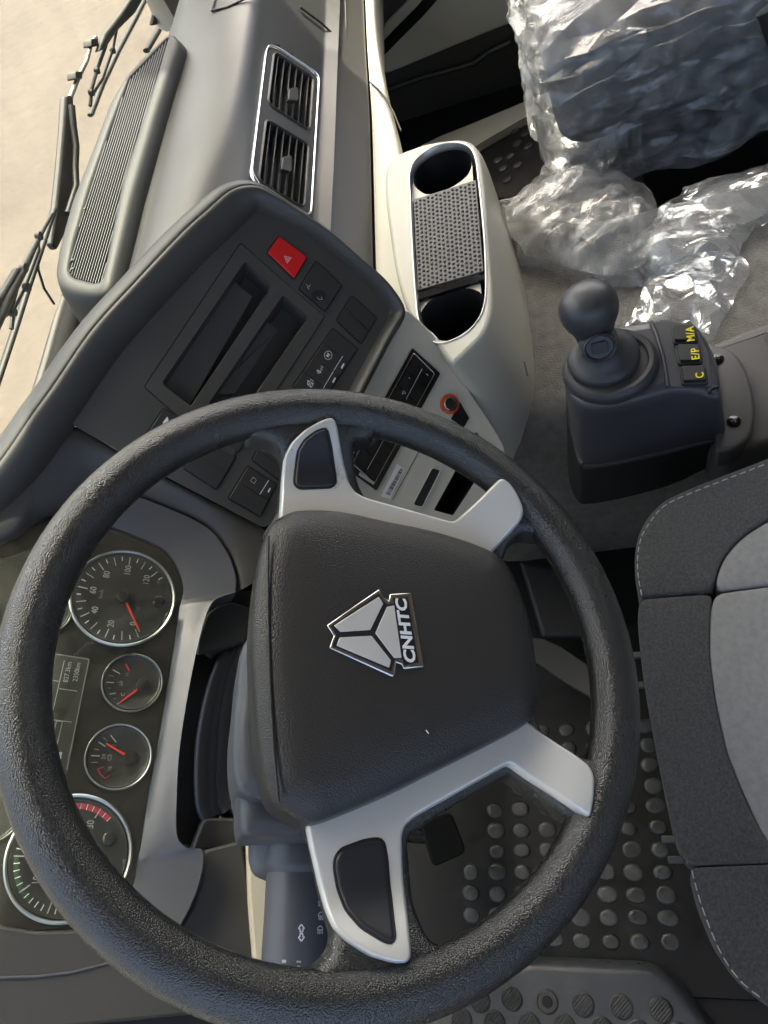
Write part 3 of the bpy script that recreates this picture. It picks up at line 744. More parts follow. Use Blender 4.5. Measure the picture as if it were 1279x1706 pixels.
for j in range(7):
    for i in range(2):
        c = [G4[j][i], G4[j][i + 1], G4[j + 1][i + 1], G4[j + 1][i]]
        b_ = prism('button', [p + BP.n * .0012 for p in inset(rnd(c, .001, 2), BP.n, .0005)], BP.n, .002, 'gloss_black', LP, bevel=.0005)
def q3s(segs): return [((560 + a / 4, 560 + b / 4), (560 + c / 4, 560 + d / 4)) for a, b, c, d in segs]
stroke('line_mark', q3s([(572, 218, 465, 420), (322, 680, 205, 890)]), BP, .0052, .0007, 'grey_ink', LP)
stroke('line_mark', q3s([(200, 655, 135, 790)]), BP, .0052, .0007, 'grey_ink', LP)
for sg in ([(440, 372, 456, 384), (448, 360, 440, 390), (456, 365, 462, 384)], [(600, 250, 612, 262)], [(484, 274, 490, 284)], [(250, 690, 285, 684)]): stroke('button_mark', q3s(sg), BP, .0052, .0008, 'grey_ink', LP)
prism('frame_foot', rnd(Q3([(158, 905), (258, 975), (250, 992), (150, 925)], .006), .001, 2), BP.n, .002, 'satin', LP, bevel=.0005)
st = prism('barcode_label', Q3([(405, 852), (456, 886), (360, 1086), (298, 1068)], .0006), BP.n, .0005, 'sticker', LP, smooth=False)
bx = []
qa, qb, qc, qd = Q3([(425, 880), (446, 893), (355, 1065), (328, 1052)], .0009)
k = 0.; vs = []; fs = []
random.seed(7)
while k < 1:
    wd_ = random.choice((.012, .02, .03)); a, b = qa.lerp(qd, k), qb.lerp(qc, k); c, d_ = qb.lerp(qc, min(1, k + wd_)), qa.lerp(qd, min(1, k + wd_))
    n0 = len(vs); vs += [a, b, c, d_]; fs.append([n0, n0 + 1, n0 + 2, n0 + 3]); k += wd_ + random.choice((.014, .022, .03))
mesh('bars', vs, fs, 'black', st, smooth=False, fix=False)
stroke('seam', q3s([(558, 755, 375, 1090)]), BP, .0006, .0008, 'black', LP)
gr = rnd(Q3([(640, 880), (692, 895), (570, 1138), (513, 1122)], .0), .003, 3)
prism('finger_pull', [p + BP.n * .0006 for p in gr], BP.n, .0008, 'black', LP, smooth=False)
loft('pull_lip', [[p + BP.n * .0008 for p in inset(gr, BP.n, -.0016)], [p + BP.n * .002 for p in inset(gr, BP.n, -.0006)], [p + BP.n * .0007 for p in gr]], 'beige', LP, closed=True)
lc = Q3([(753, 453)])[0]
sk = lathe('lighter_socket', lc, BP.n, [(.0125, -.002), (.0125, .003), (.0105, .0045), (.0095, .0045), (.0092, .001)], 'orange', LP, seg=36)
lathe('socket_cap', lc, BP.n, [(.0088, .0), (.0088, .0042), (.0076, .0052), (.0072, .0035), (.0, .0035)], 'chrome', sk, seg=36)
lathe('socket_well', lc, BP.n, [(.0068, .0037), (.0068, .004)], 'black', sk, seg=24)
prism('blank_cover', rnd(Q3([(825, 437), (888, 545), (850, 610), (765, 553)], .0012), .001, 2), BP.n, .003, 'gloss_black', LP, bevel=.0005)
prism('screw_recess', rnd(Q3([(922, 650), (935, 640), (955, 668), (940, 680)], .001), .001, 2), BP.n, .002, 'black', LP)

# ================================================================ instrument cluster
IC = thing('instrument_cluster', CLUS.at(180, 1250) - CN * .08, 'dark instrument cluster with chrome ringed gauges behind the steering wheel', 'instrument cluster')
base = [(-120, 820), (60, 815), (225, 838), (330, 890), (372, 940), (352, 990), (306, 1010), (286, 1180), (272, 1400), (318, 1430), (300, 1520), (120, 1600), (-120, 1600)]
prism('backing', rnd(CLUS.pts(base, -.006), .01, 3), CN, .01, 'dash_dark', IC, smooth=False)
lens = [(-90, 860), (60, 872), (170, 884), (225, 899), (270, 917), (292, 945), (302, 972), (301, 997), (282, 1117), (276, 1161), (247, 1320), (234, 1411), (225, 1466), (212, 1490), (150, 1545), (60, 1550), (-90, 1540)]
LN = rnd(CLUS.pts(lens), .006, 3)
prism('display_face', LN, CN, .004, 'lens', IC, bevel=.0006)
# satin surround: rises from the face to an outer crest
outer = [(110, 855), (122, 838), (140, 826), (160, 818), (190, 818), (225, 826), (270, 842), (320, 864), (350, 882), (367, 900), (384, 929), (394, 962), (394, 986)]
inner = [(112, 872), (124, 870), (140, 870), (158, 871), (178, 875), (205, 884), (240, 898), (272, 914), (288, 932), (298, 952), (304, 970), (305, 985), (303, 1000)]
A = cr(CLUS.pts(outer, .016), 5, False); B = cr(CLUS.pts(inner, .002), 5, False)
outer2 = [(394, 987), (372, 994), (353, 1006), (338, 1045), (318, 1133), (300, 1245), (295, 1336), (296, 1392), (313, 1412), (340, 1418), (335, 1467), (318, 1512), (300, 1545), (270, 1590)]
inner2 = [(303, 1001), (301, 1006), (299, 1014), (294, 1050), (281, 1134), (263, 1240), (246, 1334), (236, 1400), (230, 1430), (227, 1450), (224, 1468), (216, 1488), (205, 1505), (170, 1540)]
A2 = cr(CLUS.pts(outer2, .016), 5, False); B2 = cr(CLUS.pts(inner2, .002), 5, False)
A, B = A[:-1] + A2, B[:-1] + B2
Cr = [p - CN * .035 for p in A]
loft('surround', [[p - CN * .012 for p in B], B, [p + CN * .002 for p in mixl(B, A, .25)], [p + CN * .001 for p in mixl(B, A, .7)], [p + CN * .0012 for p in mixl(B, A, .97)], [p - CN * .001 for p in A], [p - CN * .03 for p in A]], 'bezel', IC, autosm=50)
def Qc(l, h=0): return [CLUS.at(x, y, h) for x, y in l]
def disc(c, r, n, e, k=40): 
    e2 = n.cross(e); return [c + e * r * math.cos(2 * math.pi * i / k) + e2 * r * math.sin(2 * math.pi * i / k) for i in range(k)]
X = Vector((1, 0, 0))
def pol(c, ang, r, h): return c + (X * math.cos(R(ang)) + CE2 * math.sin(R(ang))) * r + CN * h
def gauge(name, cpx, r, label=None):
    c = CLUS.at(*cpx)
    gg = prism(name, disc(c + CN * .0006, r, CN, X), CN, .0006, 'dial', IC, smooth=False)
    if label: tag(gg, label)
    lathe('chrome_ring', c, CN, [(r * 1.015, .0004), (r * 1.01, .0026), (r * .985, .0034), (r * .955, .0026), (r * .945, .0005)], 'satin', gg, seg=72)
    lathe('inner_step', c, CN, [(r * .945, .0005), (r * .92, .0022), (r * .86, .0009)], 'dial', gg, seg=72)
    return c, gg
def marks(name, c, gg, angs, r0, r1, w_, m='white_ink'):
    v = []; f_ = []
    for a in angs:
        d = (X * math.cos(R(a)) + CE2 * math.sin(R(a))); s = CN.cross(d) * w_ / 2
        k = len(v); v += [c + d * r0 - s + CN * .0012, c + d * r1 - s + CN * .0012, c + d * r1 + s + CN * .0012, c + d * r0 + s + CN * .0012]
        f_.append([k, k + 1, k + 2, k + 3])
    return mesh(name, v, f_, m, gg, smooth=False, fix=False)
def needle(c, gg, a, r0, r1, hub):
    d = (X * math.cos(R(a)) + CE2 * math.sin(R(a))); s = CN.cross(d)
    prism('needle', [c + d * r0 - s * .0011 + CN * .004, c + d * r1 - s * .0006 + CN * .003, c + d * r1 + s * .0006 + CN * .003, c + d * r0 + s * .0011 + CN * .004], CN, .0008, 'needle', gg, smooth=False)
    lathe('needle_hub', c, CN, [(hub, .001), (hub, .005), (hub * .85, .006), (0.0001, .006)], 'black', gg, seg=24)
# speedometer
c, gg = gauge('gauge', (205, 996), .0525, 'speedometer dial reading zero')
a0, dv = 208, 2.08
for v in range(0, 121, 10): marks('tick', c, gg, [a0 - dv * v], .0365, .0462, .0010, 'dim_ink')
marks('short_ticks', c, gg, [a0 - dv * v for v in range(5, 126, 10)], .0412, .0458, .0008)
for v in range(0, 121, 20): text('numeral', str(v), pol(c, a0 - dv * v, .0305, .0012), X, CN, .0090, 'dim_ink', gg, sx=.85)
text('unit', 'km/h', pol(c, 88, .022, .0012), X, CN, .0055, 'faint_ink', gg, sx=.85)
text('numeral', '125', pol(c, a0 - dv * 127, .0395, .0012), X, CN, .0035, 'faint_ink', gg)
needle(c, gg, a0 + 4, .007, .041, .0065)
k_ = pol(c, -90, .036, .0012); lathe('reset_knob', k_, CN, [(.006, 0), (.006, .003), (.0045, .004), (.0001, .004)], 'black', gg, seg=24)
# tachometer
c, gg = gauge('gauge', (116, 1428), .053, 'rev counter dial with red and green bands')
b0, db = 206, 7.7
for v in range(0, 31, 5): marks('tick', c, gg, [b0 - db * v], .0365, .0462, .0010, 'dim_ink')
marks('short_ticks', c, gg, [b0 - db * v for v in range(0, 33)], .0405, .0455, .0007)
def band(name, a, b, r0, r1, m):
    v = []; f_ = []; k = max(2, int(abs(b - a) / 4))
    for i in range(k + 1):
        t_ = a + (b - a) * i / k; v += [pol(c, t_, r0, .0010), pol(c, t_, r1, .0010)]
    for i in range(k): f_.append([2 * i, 2 * i + 1, 2 * i + 3, 2 * i + 2])
    mesh(name, v, f_, m, gg, smooth=False, fix=False)
v_ = []; f_ = []
for v in range(23, 32):
    for (x0, x1) in ((.16, .84),):
        q = [pol(c, b0 - db * (v + x0), .0405, .0010), pol(c, b0 - db * (v + x0), .0455, .0010), pol(c, b0 - db * (v + x1), .0455, .0010), pol(c, b0 - db * (v + x1), .0405, .0010)]
        k = len(v_); v_ += q; f_.append([k, k + 1, k + 2, k + 3])
mesh('red_band', v_, f_, 'red_ink', gg, smooth=False, fix=False)
band('green_band', b0 - db * 8, b0 - db * 15, .0415, .0455, 'green_ink')
for v in range(5, 31, 5): text('numeral', str(v), pol(c, b0 - db * v, .0305, .0012), X, CN, .0088, 'dim_ink', gg, sx=.85)
needle(c, gg, b0, .007, .040, .0065)
k_ = pol(c, -62, .035, .0012); lathe('reset_knob', k_, CN, [(.0055, 0), (.0055, .002), (.004, .003), (.0001, .003)], 'dial', gg, seg=24)
# small gauges: water temperature and voltage
def s53(segs): return [((60 + a / 5.33, 1060 + b / 5.33), (60 + c_ / 5.33, 1060 + d / 5.33)) for a, b, c_, d in segs]
def Q53(x, y, h=.0012): return CLUS.at(60 + x / 5.33, 1060 + y / 5.33, h)
c, gg = gauge('gauge', (220, 1137.5), .0292, 'water temperature gauge marked C and H')
stroke('ticks', s53([(680, 297, 745, 333), (625, 408, 690, 412), (650, 515, 705, 505), (720, 600, 760, 582)]), CLUS, .0012, .0009, 'dim_ink', gg)
stroke('ticks', s53([(645, 345, 690, 358), (635, 460, 665, 460), (685, 558, 715, 548)]), CLUS, .0012, .0007, 'faint_ink', gg)
stroke('hot_mark', s53([(795, 245, 830, 310)]), CLUS, .0012, .0016, 'red_ink', gg)
stroke('coolant_mark', s53([(715, 410, 765, 410), (745, 395, 745, 440), (757, 395, 757, 445), (765, 400, 765, 440)]), CLUS, .0012, .0006, 'faint_ink', gg)
text('letter', 'H', Q53(810, 340), X, CN, .0050, 'faint_ink', gg); text('letter', 'C', Q53(773, 517), X, CN, .0050, 'dim_ink', gg)
A_, B_ = Q53(905, 465, .003), Q53(735, 595, .0025); s = CN.cross((B_ - A_).normalized())
prism('needle', [A_ - s * .001, B_ - s * .0005, B_ + s * .0005, A_ + s * .001], CN, .0006, 'needle', gg, smooth=False)
lathe('needle_hub', Q53(945, 440, 0), CN, [(.0065, .0008), (.0065, .0035), (.005, .0042), (.0001, .0042)], 'black', gg, seg=24)
c, gg = gauge('gauge', (197, 1261), .0305, 'voltage gauge with small battery sign')
stroke('ticks', s53([(660, 877, 710, 940), (555, 940, 615, 978), (490, 1060, 565, 1063)]), CLUS, .0012, .0009, 'dim_ink', gg)
stroke('ticks', s53([(600, 900, 635, 935), (515, 1000, 560, 1010), (490, 1120, 545, 1118)]), CLUS, .0012, .0007, 'faint_ink', gg)
stroke('low_mark', s53([(545, 1180, 600, 1160), (545, 1180, 575, 1230), (575, 1230, 615, 1265), (615, 1265, 650, 1235)]), CLUS, .0012, .0007, 'red_ink', gg)
stroke('battery_mark', s53([(640, 1055, 668, 1055), (668, 1055, 662, 1100), (662, 1100, 637, 1100), (637, 1100, 640, 1055)]), CLUS, .0012, .0006, 'faint_ink', gg)
text('numeral', '24', Q53(600, 1070), X, CN, .0052, 'faint_ink', gg); text('numeral', '16', Q53(655, 1177), X, CN, .0050, 'faint_ink', gg); text('numeral', '32', Q53(690, 978), X, CN, .0046, 'faint_ink', gg)
A_, B_ = Q53(790, 1052, .003), Q53(620, 950, .0025); s = CN.cross((B_ - A_).normalized())
prism('needle', [A_ - s * .001, B_ - s * .0006, B_ + s * .0006, A_ + s * .001], CN, .0006, 'needle', gg, smooth=False)
lathe('needle_hub', Q53(835, 1080, 0), CN, [(.0065, .0008), (.0065, .0035), (.005, .0042), (.0001, .0042)], 'black', gg, seg=24)
for q, lb in (((76, 1018), 'fuel gauge mostly hidden by the wheel rim'), ((-14, 1355), 'air gauge mostly hidden by the wheel rim')):
    c, gg = gauge('gauge', q, .0245, lb)
prism('clear_cover', [p + CN * .010 for p in LN], CN, .0015, 'cover', IC, smooth=False)
# message screen
sc = prism('message_screen', rnd(Qc([(40, 1082), (148, 1096), (112, 1290), (10, 1290)], .0008), .002, 2), CN, .0008, 'lcd', IC, smooth=False)
stroke('screen_border', s53([(90, 145, 470, 205), (470, 205, 270, 1190)]), CLUS, .0012, .0010, 'faint_ink', sc)
stroke('screen_lines', s53([(250, 215, 105, 850), (85, 383, 200, 400), (205, 465, 365, 488), (135, 740, 315, 762), (180, 755, 125, 1000), (232, 760, 170, 1040), (182, 752, 232, 757)]), CLUS, .0013, .0006, 'dim_ink', sc)
mesh('tank_level', [Q53(140, 985, .0013), Q53(180, 992, .0013), Q53(165, 1045, .0013), Q53(125, 1035, .0013)], [[0, 1, 2, 3]], 'dim_ink', sc, smooth=False)
text('reading', '827.3km', Q53(280, 318), X, CN, .0064, 'dim_ink', sc, sx=.92); text('reading', '2350km', Q53(362, 318), X, CN, .0064, 'dim_ink', sc, sx=.92)
text('reading', '14', Q53(122, 437), X, CN, .0062, 'dim_ink', sc, bold=.0001); text('reading', '10.5', Q53(95, 565), X, CN, .0062, 'dim_ink', sc, bold=.0001)
text('reading', 'Urea', Q53(190, 1105), X, CN, .0082, 'dim_ink', sc, bold=.0001)

# ---- dark fascia that joins panel, cluster and knee bolster
FA = thing('dash_fascia', CLUS.at(300, 860) - CN * .1, 'plain dark dash skin between the cluster and the control panel', 'dash trim')
up_ = [(-90, 860), (20, 775), (75, 735), (122, 708), (180, 741), (225, 767), (272, 793), (320, 818), (365, 842), (405, 862), (440, 881), (475, 902), (500, 930)]
outf = [(-90, 925), (20, 895), (60, 864), (120, 838), (170, 815)] + outer[5:]
a = cr([CP.at(*p, -.003) for p in up_], 4, False); b = cr([CLUS.at(*p, .014) for p in outf], 4, False)
loft('fascia_skin', [[p - CP.n * .01 for p in a], a, mixl(a, b, .5), b, [p - CN * .01 for p in b]], 'dash_dark', FA, sub=1)
kn = [(340, 1416), (404, 1400), (418, 1500), (424, 1640), (430, 1760), (120, 1760), (200, 1600), (300, 1545), (320, 1512), (336, 1467)]
prism('knee_trim', rnd(CLUS.pts(kn, -.004), .004, 2), CN, .03, 'dash_dark', FA, bevel=.003)
lf = [(-120, 1520), (60, 1552), (150, 1548), (260, 1580), (330, 1640), (330, 1690), (100, 1712), (-120, 1730)]
prism('left_trim', rnd(CLUS.pts(lf, .006), .004, 2), CN, .03, 'dash_dark', FA, bevel=.003)
tube('trim_seam', [CLUS.at(*p, .0065) for p in ((-60, 1634), (0, 1629), (60, 1627), (120, 1620), (200, 1600))], .0011, 'bezel', FA)
prism('lower_trim', CLUS.pts([(-120, 1722), (100, 1706), (330, 1684), (420, 1700), (420, 1900), (-120, 1900)], -.002), CN, .03, 'black', FA, bevel=.002)
kb = thing('knee_pad', (-.18, .20, .2), 'beige woven cloth trim strip behind the indicator stalk', 'trim')
KP = Plane((-.15, .165, .50), (0, -.55, .83))
prism('cloth_panel', rnd(KP.pts([(409, 1330), (470, 1330), (560, 1480), (560, 1720), (432, 1720), (414, 1500)]), .01, 2), KP.n, .02, 'cloth_beige', kb, bevel=.003)

# ================================================================ steering column and stalk
SC_ = thing('steering_column', (0, .16, .30), 'grey plastic steering column shroud with black bellows below the wheel', 'steering column')
WL = WHEEL.up(-.045)
sh = [(470, 1020), (430, 1040), (410, 1062), (400, 1089), (394, 1154), (388, 1209), (388, 1264), (394, 1304), (404, 1320), (450, 1330), (600, 1330), (640, 1200), (600, 1040)]
Sh = cr(WL.pts(sh), 4)
pillow('upper_shroud', resample(Sh, 110), WN, roll(.016, .012), 'column', SC_, skirt=.09)
WL2 = WHEEL.up(-.070)
sh2 = [(404, 1300), (400, 1340), (402, 1378), (420, 1392), (560, 1392), (640, 1370), (640, 1300), (520, 1280)]
pillow('lower_shroud', resample(cr(WL2.pts(sh2), 4), 110), WN, roll(.014, .010), 'column', SC_, skirt=.09)
for i, (pth, rr) in enumerate((([(402, 1080), (390, 1120), (377, 1180), (370, 1250), (369, 1330), (376, 1352)], .0075), ([(390, 1085), (372, 1130), (359, 1190), (352, 1250), (352, 1330), (360, 1358)], .0085), ([(378, 1090), (358, 1140), (344, 1200), (337, 1260), (338, 1335), (350, 1364)], .0085), ([(420, 1085), (408, 1110), (392, 1180), (388, 1260), (386, 1330), (394, 1350)], .0075))):
    tube('bellows_fold', cr([CLUS.at(*p, -.034 + .004 * (i == 0) + .004 * (i == 3)) for p in pth], 4, False), rr, 'boot', SC_, seg=12)
prism('bellows_back', CLUS.pts([(300, 1000), (440, 980), (560, 1100), (560, 1400), (360, 1420), (280, 1400)], -.042), CN, .01, 'black', SC_, smooth=False)
prism('bellows_frame', rnd(CLUS.pts([(340, 1362), (420, 1362), (430, 1420), (320, 1416)], -.02), .006, 3), CN, .03, 'dash_dark', SC_, bevel=.003)
tube('frame_clip', [CLUS.at(*p, -.03) for p in ((362, 1366), (380, 1374), (402, 1378))], .005, 'beige', SC_)
ro = [(436, 1070), (420, 1060), (404, 1066), (360, 1078), (345, 1090)]
tube('shroud_stay', cr([CLUS.at(*p, -.03) for p in ro], 4, False), .007, 'dash_dark', SC_)
prism('recess_cheek', rnd(CLUS.pts([(394, 988), (372, 996), (354, 1008), (340, 1048), (336, 1080), (420, 1055), (432, 1000)], .012), .004, 3), (CN + X * -.3).normalized(), .012, 'dash_dark', SC_, bevel=.002).location -= CN * .03

SA = depth(497, 1452, .632); SD = Vector((-1, 0, -.03)).normalized(); SR = .0262
ST = thing('indicator_stalk', SA - SD * .03, 'grey indicator stalk with white lamp and arrow symbols left of the wheel', 'stalk')
lathe('barrel', SA, SD, [(SR * .97, -.01), (SR, -.004), (SR * 1.0, .06), (SR * .985, .15), (SR * .93, .155), (.001, .156)], 'column', ST, seg=56)
lathe('collar', SA, SD, [(SR * 1.12, -.03), (SR * 1.12, -.006), (SR * 1.05, -.001), (SR * .98, .001)], 'column', ST, seg=56)
bb = [(409, 1420), (411, 1400), (420, 1384), (436, 1371), (457, 1365), (492, 1363), (530, 1372), (560, 1400), (560, 1450), (520, 1460), (452, 1478), (436, 1476), (418, 1466), (410, 1446)]
pillow('stalk_base', resample(cr([depth(x, y, .625) for x, y in bb], 4), 110), -FWD, roll(.016, .012), 'column', ST, skirt=.05)
def on_stalk(px, py, lift=.0004):
    d = ray(px, py).normalized(); o = EYE - SA
    dp = d - SD * d.dot(SD); op = o - SD * o.dot(SD)
    a, b, c = dp.dot(dp), 2 * dp.dot(op), op.dot(op) - (SR + lift) ** 2
    dis = b * b - 4 * a * c
    return EYE + d * ((-b - math.sqrt(max(0, dis))) / (2 * a))
def smark(name, segs, wd=.0010, m='grey_ink'):
    wd *= 1.25
    v = []; f_ = []
    for x0, y0, x1, y1 in segs:
        for k in range(3):
            q0 = (x0 + (x1 - x0) * k / 3, y0 + (y1 - y0) * k / 3); q1 = (x0 + (x1 - x0) * (k + 1) / 3, y0 + (y1 - y0) * (k + 1) / 3)
            A_, B_ = on_stalk(380 + q0[0] / 4, 1340 + q0[1] / 4), on_stalk(380 + q1[0] / 4, 1340 + q1[1] / 4)
            if (B_ - A_).length < 1e-6: continue
            nn = (A_ - SA); nn = (nn - SD * nn.dot(SD)).normalized(); s_ = nn.cross((B_ - A_).normalized()) * wd / 2
            j = len(v); v += [A_ - s_, B_ - s_, B_ + s_, A_ + s_]; f_.append([j, j + 1, j + 2, j + 3])
    mesh(name, v, f_, m, ST, smooth=False, fix=False)
def arrow(cy, sgn):
    p = [(467, cy), (487, cy - 28 * sgn), (508, cy), (497, cy), (497, cy + 22 * sgn), (478, cy + 22 * sgn), (478, cy), (467, cy)]
    return [(*p[i], *p[i + 1]) for i in range(7)]
smark('arrow_symbol', arrow(828, 1), .0008, 'white_ink'); smark('arrow_symbol', arrow(884, -1), .0008, 'white_ink')
def lamp(cx, cy, kind):
    an = [(cx + 18 * math.cos(t_), cy - 26 * math.sin(t_)) for t_ in [math.pi * i / 8 for i in range(9)]]
    s_ = [(*an[i], *an[i + 1]) for i in range(8)] + [(*an[0], *an[-1])]
    for i in range(4):
        x = cx - 15 + i * 10; s_.append((x, cy + 7, x + (5 if kind == 1 else 0), cy + 26))
    if kind == 2: s_.append((cx - 16, cy + 17, cx + 17, cy + 17))
    return s_
for cx, cy, kd in ((613, 838, 0), (618, 745, 1), (619, 656, 2)): smark('lamp_symbol', lamp(cx, cy, kd), .0007, 'white_ink')
smark('position_symbol', [(358, 1042, 386, 1042), (358, 1050, 386, 1050), (364, 1042, 364, 1050), (378, 1042, 378, 1050)])
smark('position_symbol', [(455, 1048, 485, 1050)])
smark('wiper_symbol', [(352, 1105, 368, 1080), (368, 1080, 385, 1085), (385, 1085, 388, 1108), (452, 1115, 462, 1078), (462, 1078, 480, 1085), (480, 1085, 486, 1112), (454, 1112, 488, 1106), (540, 1090, 545, 1112), (540, 1090, 568, 1098), (545, 1112, 568, 1098), (470, 1118, 485, 1102)])

# ================================================================ steering wheel
SW = thing('steering_wheel', WC - WN * .06, 'black grained four-spoke steering wheel with silver spoke trims', 'steering wheel')
RM, RT = .212, .018
v = []; f_ = []; NS, NT = 160, 28
for i in range(NS):
    a = 2 * math.pi * i / NS; d = WE1 * math.cos(a) + WE2 * math.sin(a)
    for j in range(NT):
        b = 2 * math.pi * j / NT
        # slightly flattened behind, like a moulded grip
        r = RT * (1 - .06 * max(0, -math.sin(b)) + .05 * math.cos(2 * b) * .5)
        v.append(WC + d * (RM + r * math.cos(b)) + WN * r * math.sin(b))
for i in range(NS):
    for j in range(NT): f_.append([i * NT + j, ((i + 1) % NS) * NT + j, ((i + 1) % NS) * NT + (j + 1) % NT, i * NT + (j + 1) % NT])
mesh('rim', v, f_, 'rim', SW)
def PW(l, h): return WHEEL.pts(l, h)
def P7b(l, h): return WHEEL.pts([(440 + x / 2.78, 640 + y / 2.78) for x, y in l], h)
def P8(l, h): return WHEEL.pts([(480 + x / 2.3685, 1180 + y / 2.3685) for x, y in l], h)
HT = -.004      # height of the trims above the rim plane
tr_r = [(467, 862), (469, 834), (472, 784), (475, 757), (487, 735), (508, 715), (534, 700), (550, 694), (557, 697), (561, 708), (566, 737), (573, 773), (582, 804), (591, 818), (609, 828), (656, 841), (710, 856), (757, 869), (800, 831), (836, 795), (848, 802), (859, 816), (869, 836), (873, 850), (868, 865), (846, 889), (812, 925), (764, 912), (706, 900), (641, 885), (584, 870), (505, 866)]
tr_l = [(512, 1372), (522, 1421), (535, 1476), (545, 1514), (558, 1545), (581, 1568), (619, 1592), (657, 1603), (676, 1604), (684, 1596), (684, 1582), (678, 1518), (670, 1433), (669, 1391), (674, 1374), (691, 1359), (776, 1311), (835, 1278), (848, 1271), (858, 1275), (902, 1306), (984, 1362), (990, 1328), (991, 1292), (983, 1276), (957, 1256), (902, 1220), (878, 1200), (775, 1245), (649, 1308), (564, 1345)]
pads = {'r': [(543, 715), (526, 721), (508, 735), (497, 753), (493, 784), (491, 806), (498, 813), (525, 812), (551, 811), (558, 804), (557, 791), (550, 744)],
        'l': [(630, 1399), (607, 1402), (569, 1416), (559, 1430), (558, 1446), (564, 1480), (577, 1514), (602, 1543), (640, 1566), (651, 1569), (656, 1561), (649, 1497), (643, 1433), (638, 1404)]}
def sstep(a, b, x):
    t_ = max(0, min(1, (x - a) / (b - a))); return t_ * t_ * (3 - 2 * t_)
def radius(p): q = p - WC; return math.hypot(q.dot(WE1), q.dot(WE2))
def bent(l, hf):
    """measured outline on the dished surface h = hf(radius), returned flattened onto the rim plane"""
    out = []
    for x, y in l:
        h = hf(.15)
        for _ in range(8): h = .5 * h + .5 * hf(radius(WHEEL.at(x, y, h)))
        p = WHEEL.at(x, y, h); out.append(p - WN * h)
    return out
def h_trim(r): return HT + .021 * sstep(.145, .203, r)
def h_body(r): return HT - .009 + .0205 * sstep(.140, .203, r)
zt = lambda p: h_trim(radius(p))
for key, tl in (('r', tr_r), ('l', tr_l)):
    pr = subdiv(rnd(bent(tl, h_trim), .0035, 3), .005)
    tm = pillow('spoke_trim', pr, WN, roll(.0022, .0018), 'silver', SW, step=.004, skirt=.007, rings=(.0005, .0011, .0018, .0028), zf=zt)
    pd = subdiv(rnd(bent(pads[key], h_trim), .0025, 2), .004)
    pillow('pad_gap', inset(pd, WN, -.001), WN, lambda d: .0007, 'black', tm, step=.004, skirt=.0016, rings=(.001,), zf=zt)
    pillow('switch_pad', pd, WN, lambda d: .0022 + roll(.003, .0016)(d), 'pad', tm, step=.005, skirt=.002, rings=(.0006, .0014, .0024, .0035), zf=zt)
# grained spoke bodies under the trims, reaching into the rim
body_r = [(452, 900), (462, 850), (470, 790), (470, 755), (458, 734), (432, 724), (410, 716), (480, 690), (600, 690), (640, 696), (622, 722), (596, 728), (590, 745), (594, 785), (604, 815), (625, 836), (700, 862), (752, 880), (790, 848), (820, 820), (850, 805), (880, 820), (940, 880), (900, 886), (872, 885), (850, 905), (836, 935), (800, 980), (640, 950)]
body_l = [(506, 1350), (520, 1400), (534, 1470), (549, 1530), (557, 1560), (550, 1590), (530, 1612), (510, 1630), (600, 1668), (720, 1640), (760, 1590), (742, 1578), (720, 1568), (704, 1540), (690, 1500), (684, 1440), (682, 1400), (700, 1378), (780, 1330), (838, 1298), (856, 1294), (905, 1330), (950, 1362), (975, 1378), (1010, 1390), (1020, 1300), (1010, 1240), (985, 1262), (960, 1252), (905, 1216), (870, 1180), (640, 1250)]
for bd in (body_r, body_l):
    pillow('spoke_body', subdiv(cr(bent(bd, h_body), 3), .005), WN, roll(.007, .006), 'rim', SW, step=.005, skirt=.016, rings=(.0006, .0016, .003, .005, .0075), zf=lambda p: h_body(radius(p)))
# airbag cover
ab = [(443, 888), (450, 873), (466, 860), (486, 851), (505, 848), (541, 848), (584, 853), (641, 866), (706, 879), (764, 895), (812, 913), (838, 930), (858, 960), (872, 995), (883, 1030), (892, 1080), (899, 1148), (893, 1186), (879, 1204), (830, 1231), (775, 1259), (713, 1290), (649, 1322), (564, 1358), (520, 1372), (496, 1364), (474, 1350), (456, 1338), (444, 1312), (434, 1264), (426, 1191), (421, 1118), (419, 1053), (423, 985), (431, 925)]
AB = cr(PW(ab, .006), 4)
AB = resample(AB, 180)
acv = pillow('airbag_cover', AB, WN, lambda d: roll(.024, .013)(d) + .0085 + .004 * (1 - (1 - min(1, d / .07)) ** 2), 'airbag', SW, skirt=.045)
# mould seam along the forward flank
tube('cover_seam', [p for p in PW([(447, 893), (446, 960), (447, 1050), (450, 1150), (456, 1250), (464, 1335)], .0146)], .0010, 'airbag', acv)
# emblem
EM = WHEEL.up(.006 + .0122)
def P7a(l, h=0): return [EM.at(380 + x / 2.284, 820 + y / 2.284, h) for x, y in l]
eo = [(575, 366), (592, 398), (612, 412), (615, 386), (697, 380), (746, 665), (667, 673), (661, 655), (640, 648), (634, 700), (624, 702), (384, 592), (402, 546), (374, 506)]
em = prism('emblem', P7a(eo, .0016), WN, .0035, 'chrome', acv, bevel=.0012, seg=2, ang=30)
prism('emblem_ground', P7a([(574, 386), (590, 415), (606, 427), (632, 424), (627, 402), (684, 399), (724, 648), (668, 658), (664, 636), (634, 632), (622, 680), (398, 585), (412, 545), (392, 508)], .0019), WN, .0008, 'black', em, smooth=False)
for q in ([(403, 507), (573, 397), (590, 424), (541, 524), (427, 531)], [(425, 552), (546, 546), (620, 640), (613, 668), (412, 583)], [(604, 436), (632, 430), (660, 630), (631, 630), (560, 536)]):
    prism('emblem_facet', P7a(q, .0024), WN, .001, 'silver', em, bevel=.0003, seg=1)
bd_ = (P7a([(656, 400)])[0] - P7a([(696, 652)])[0]).normalized()
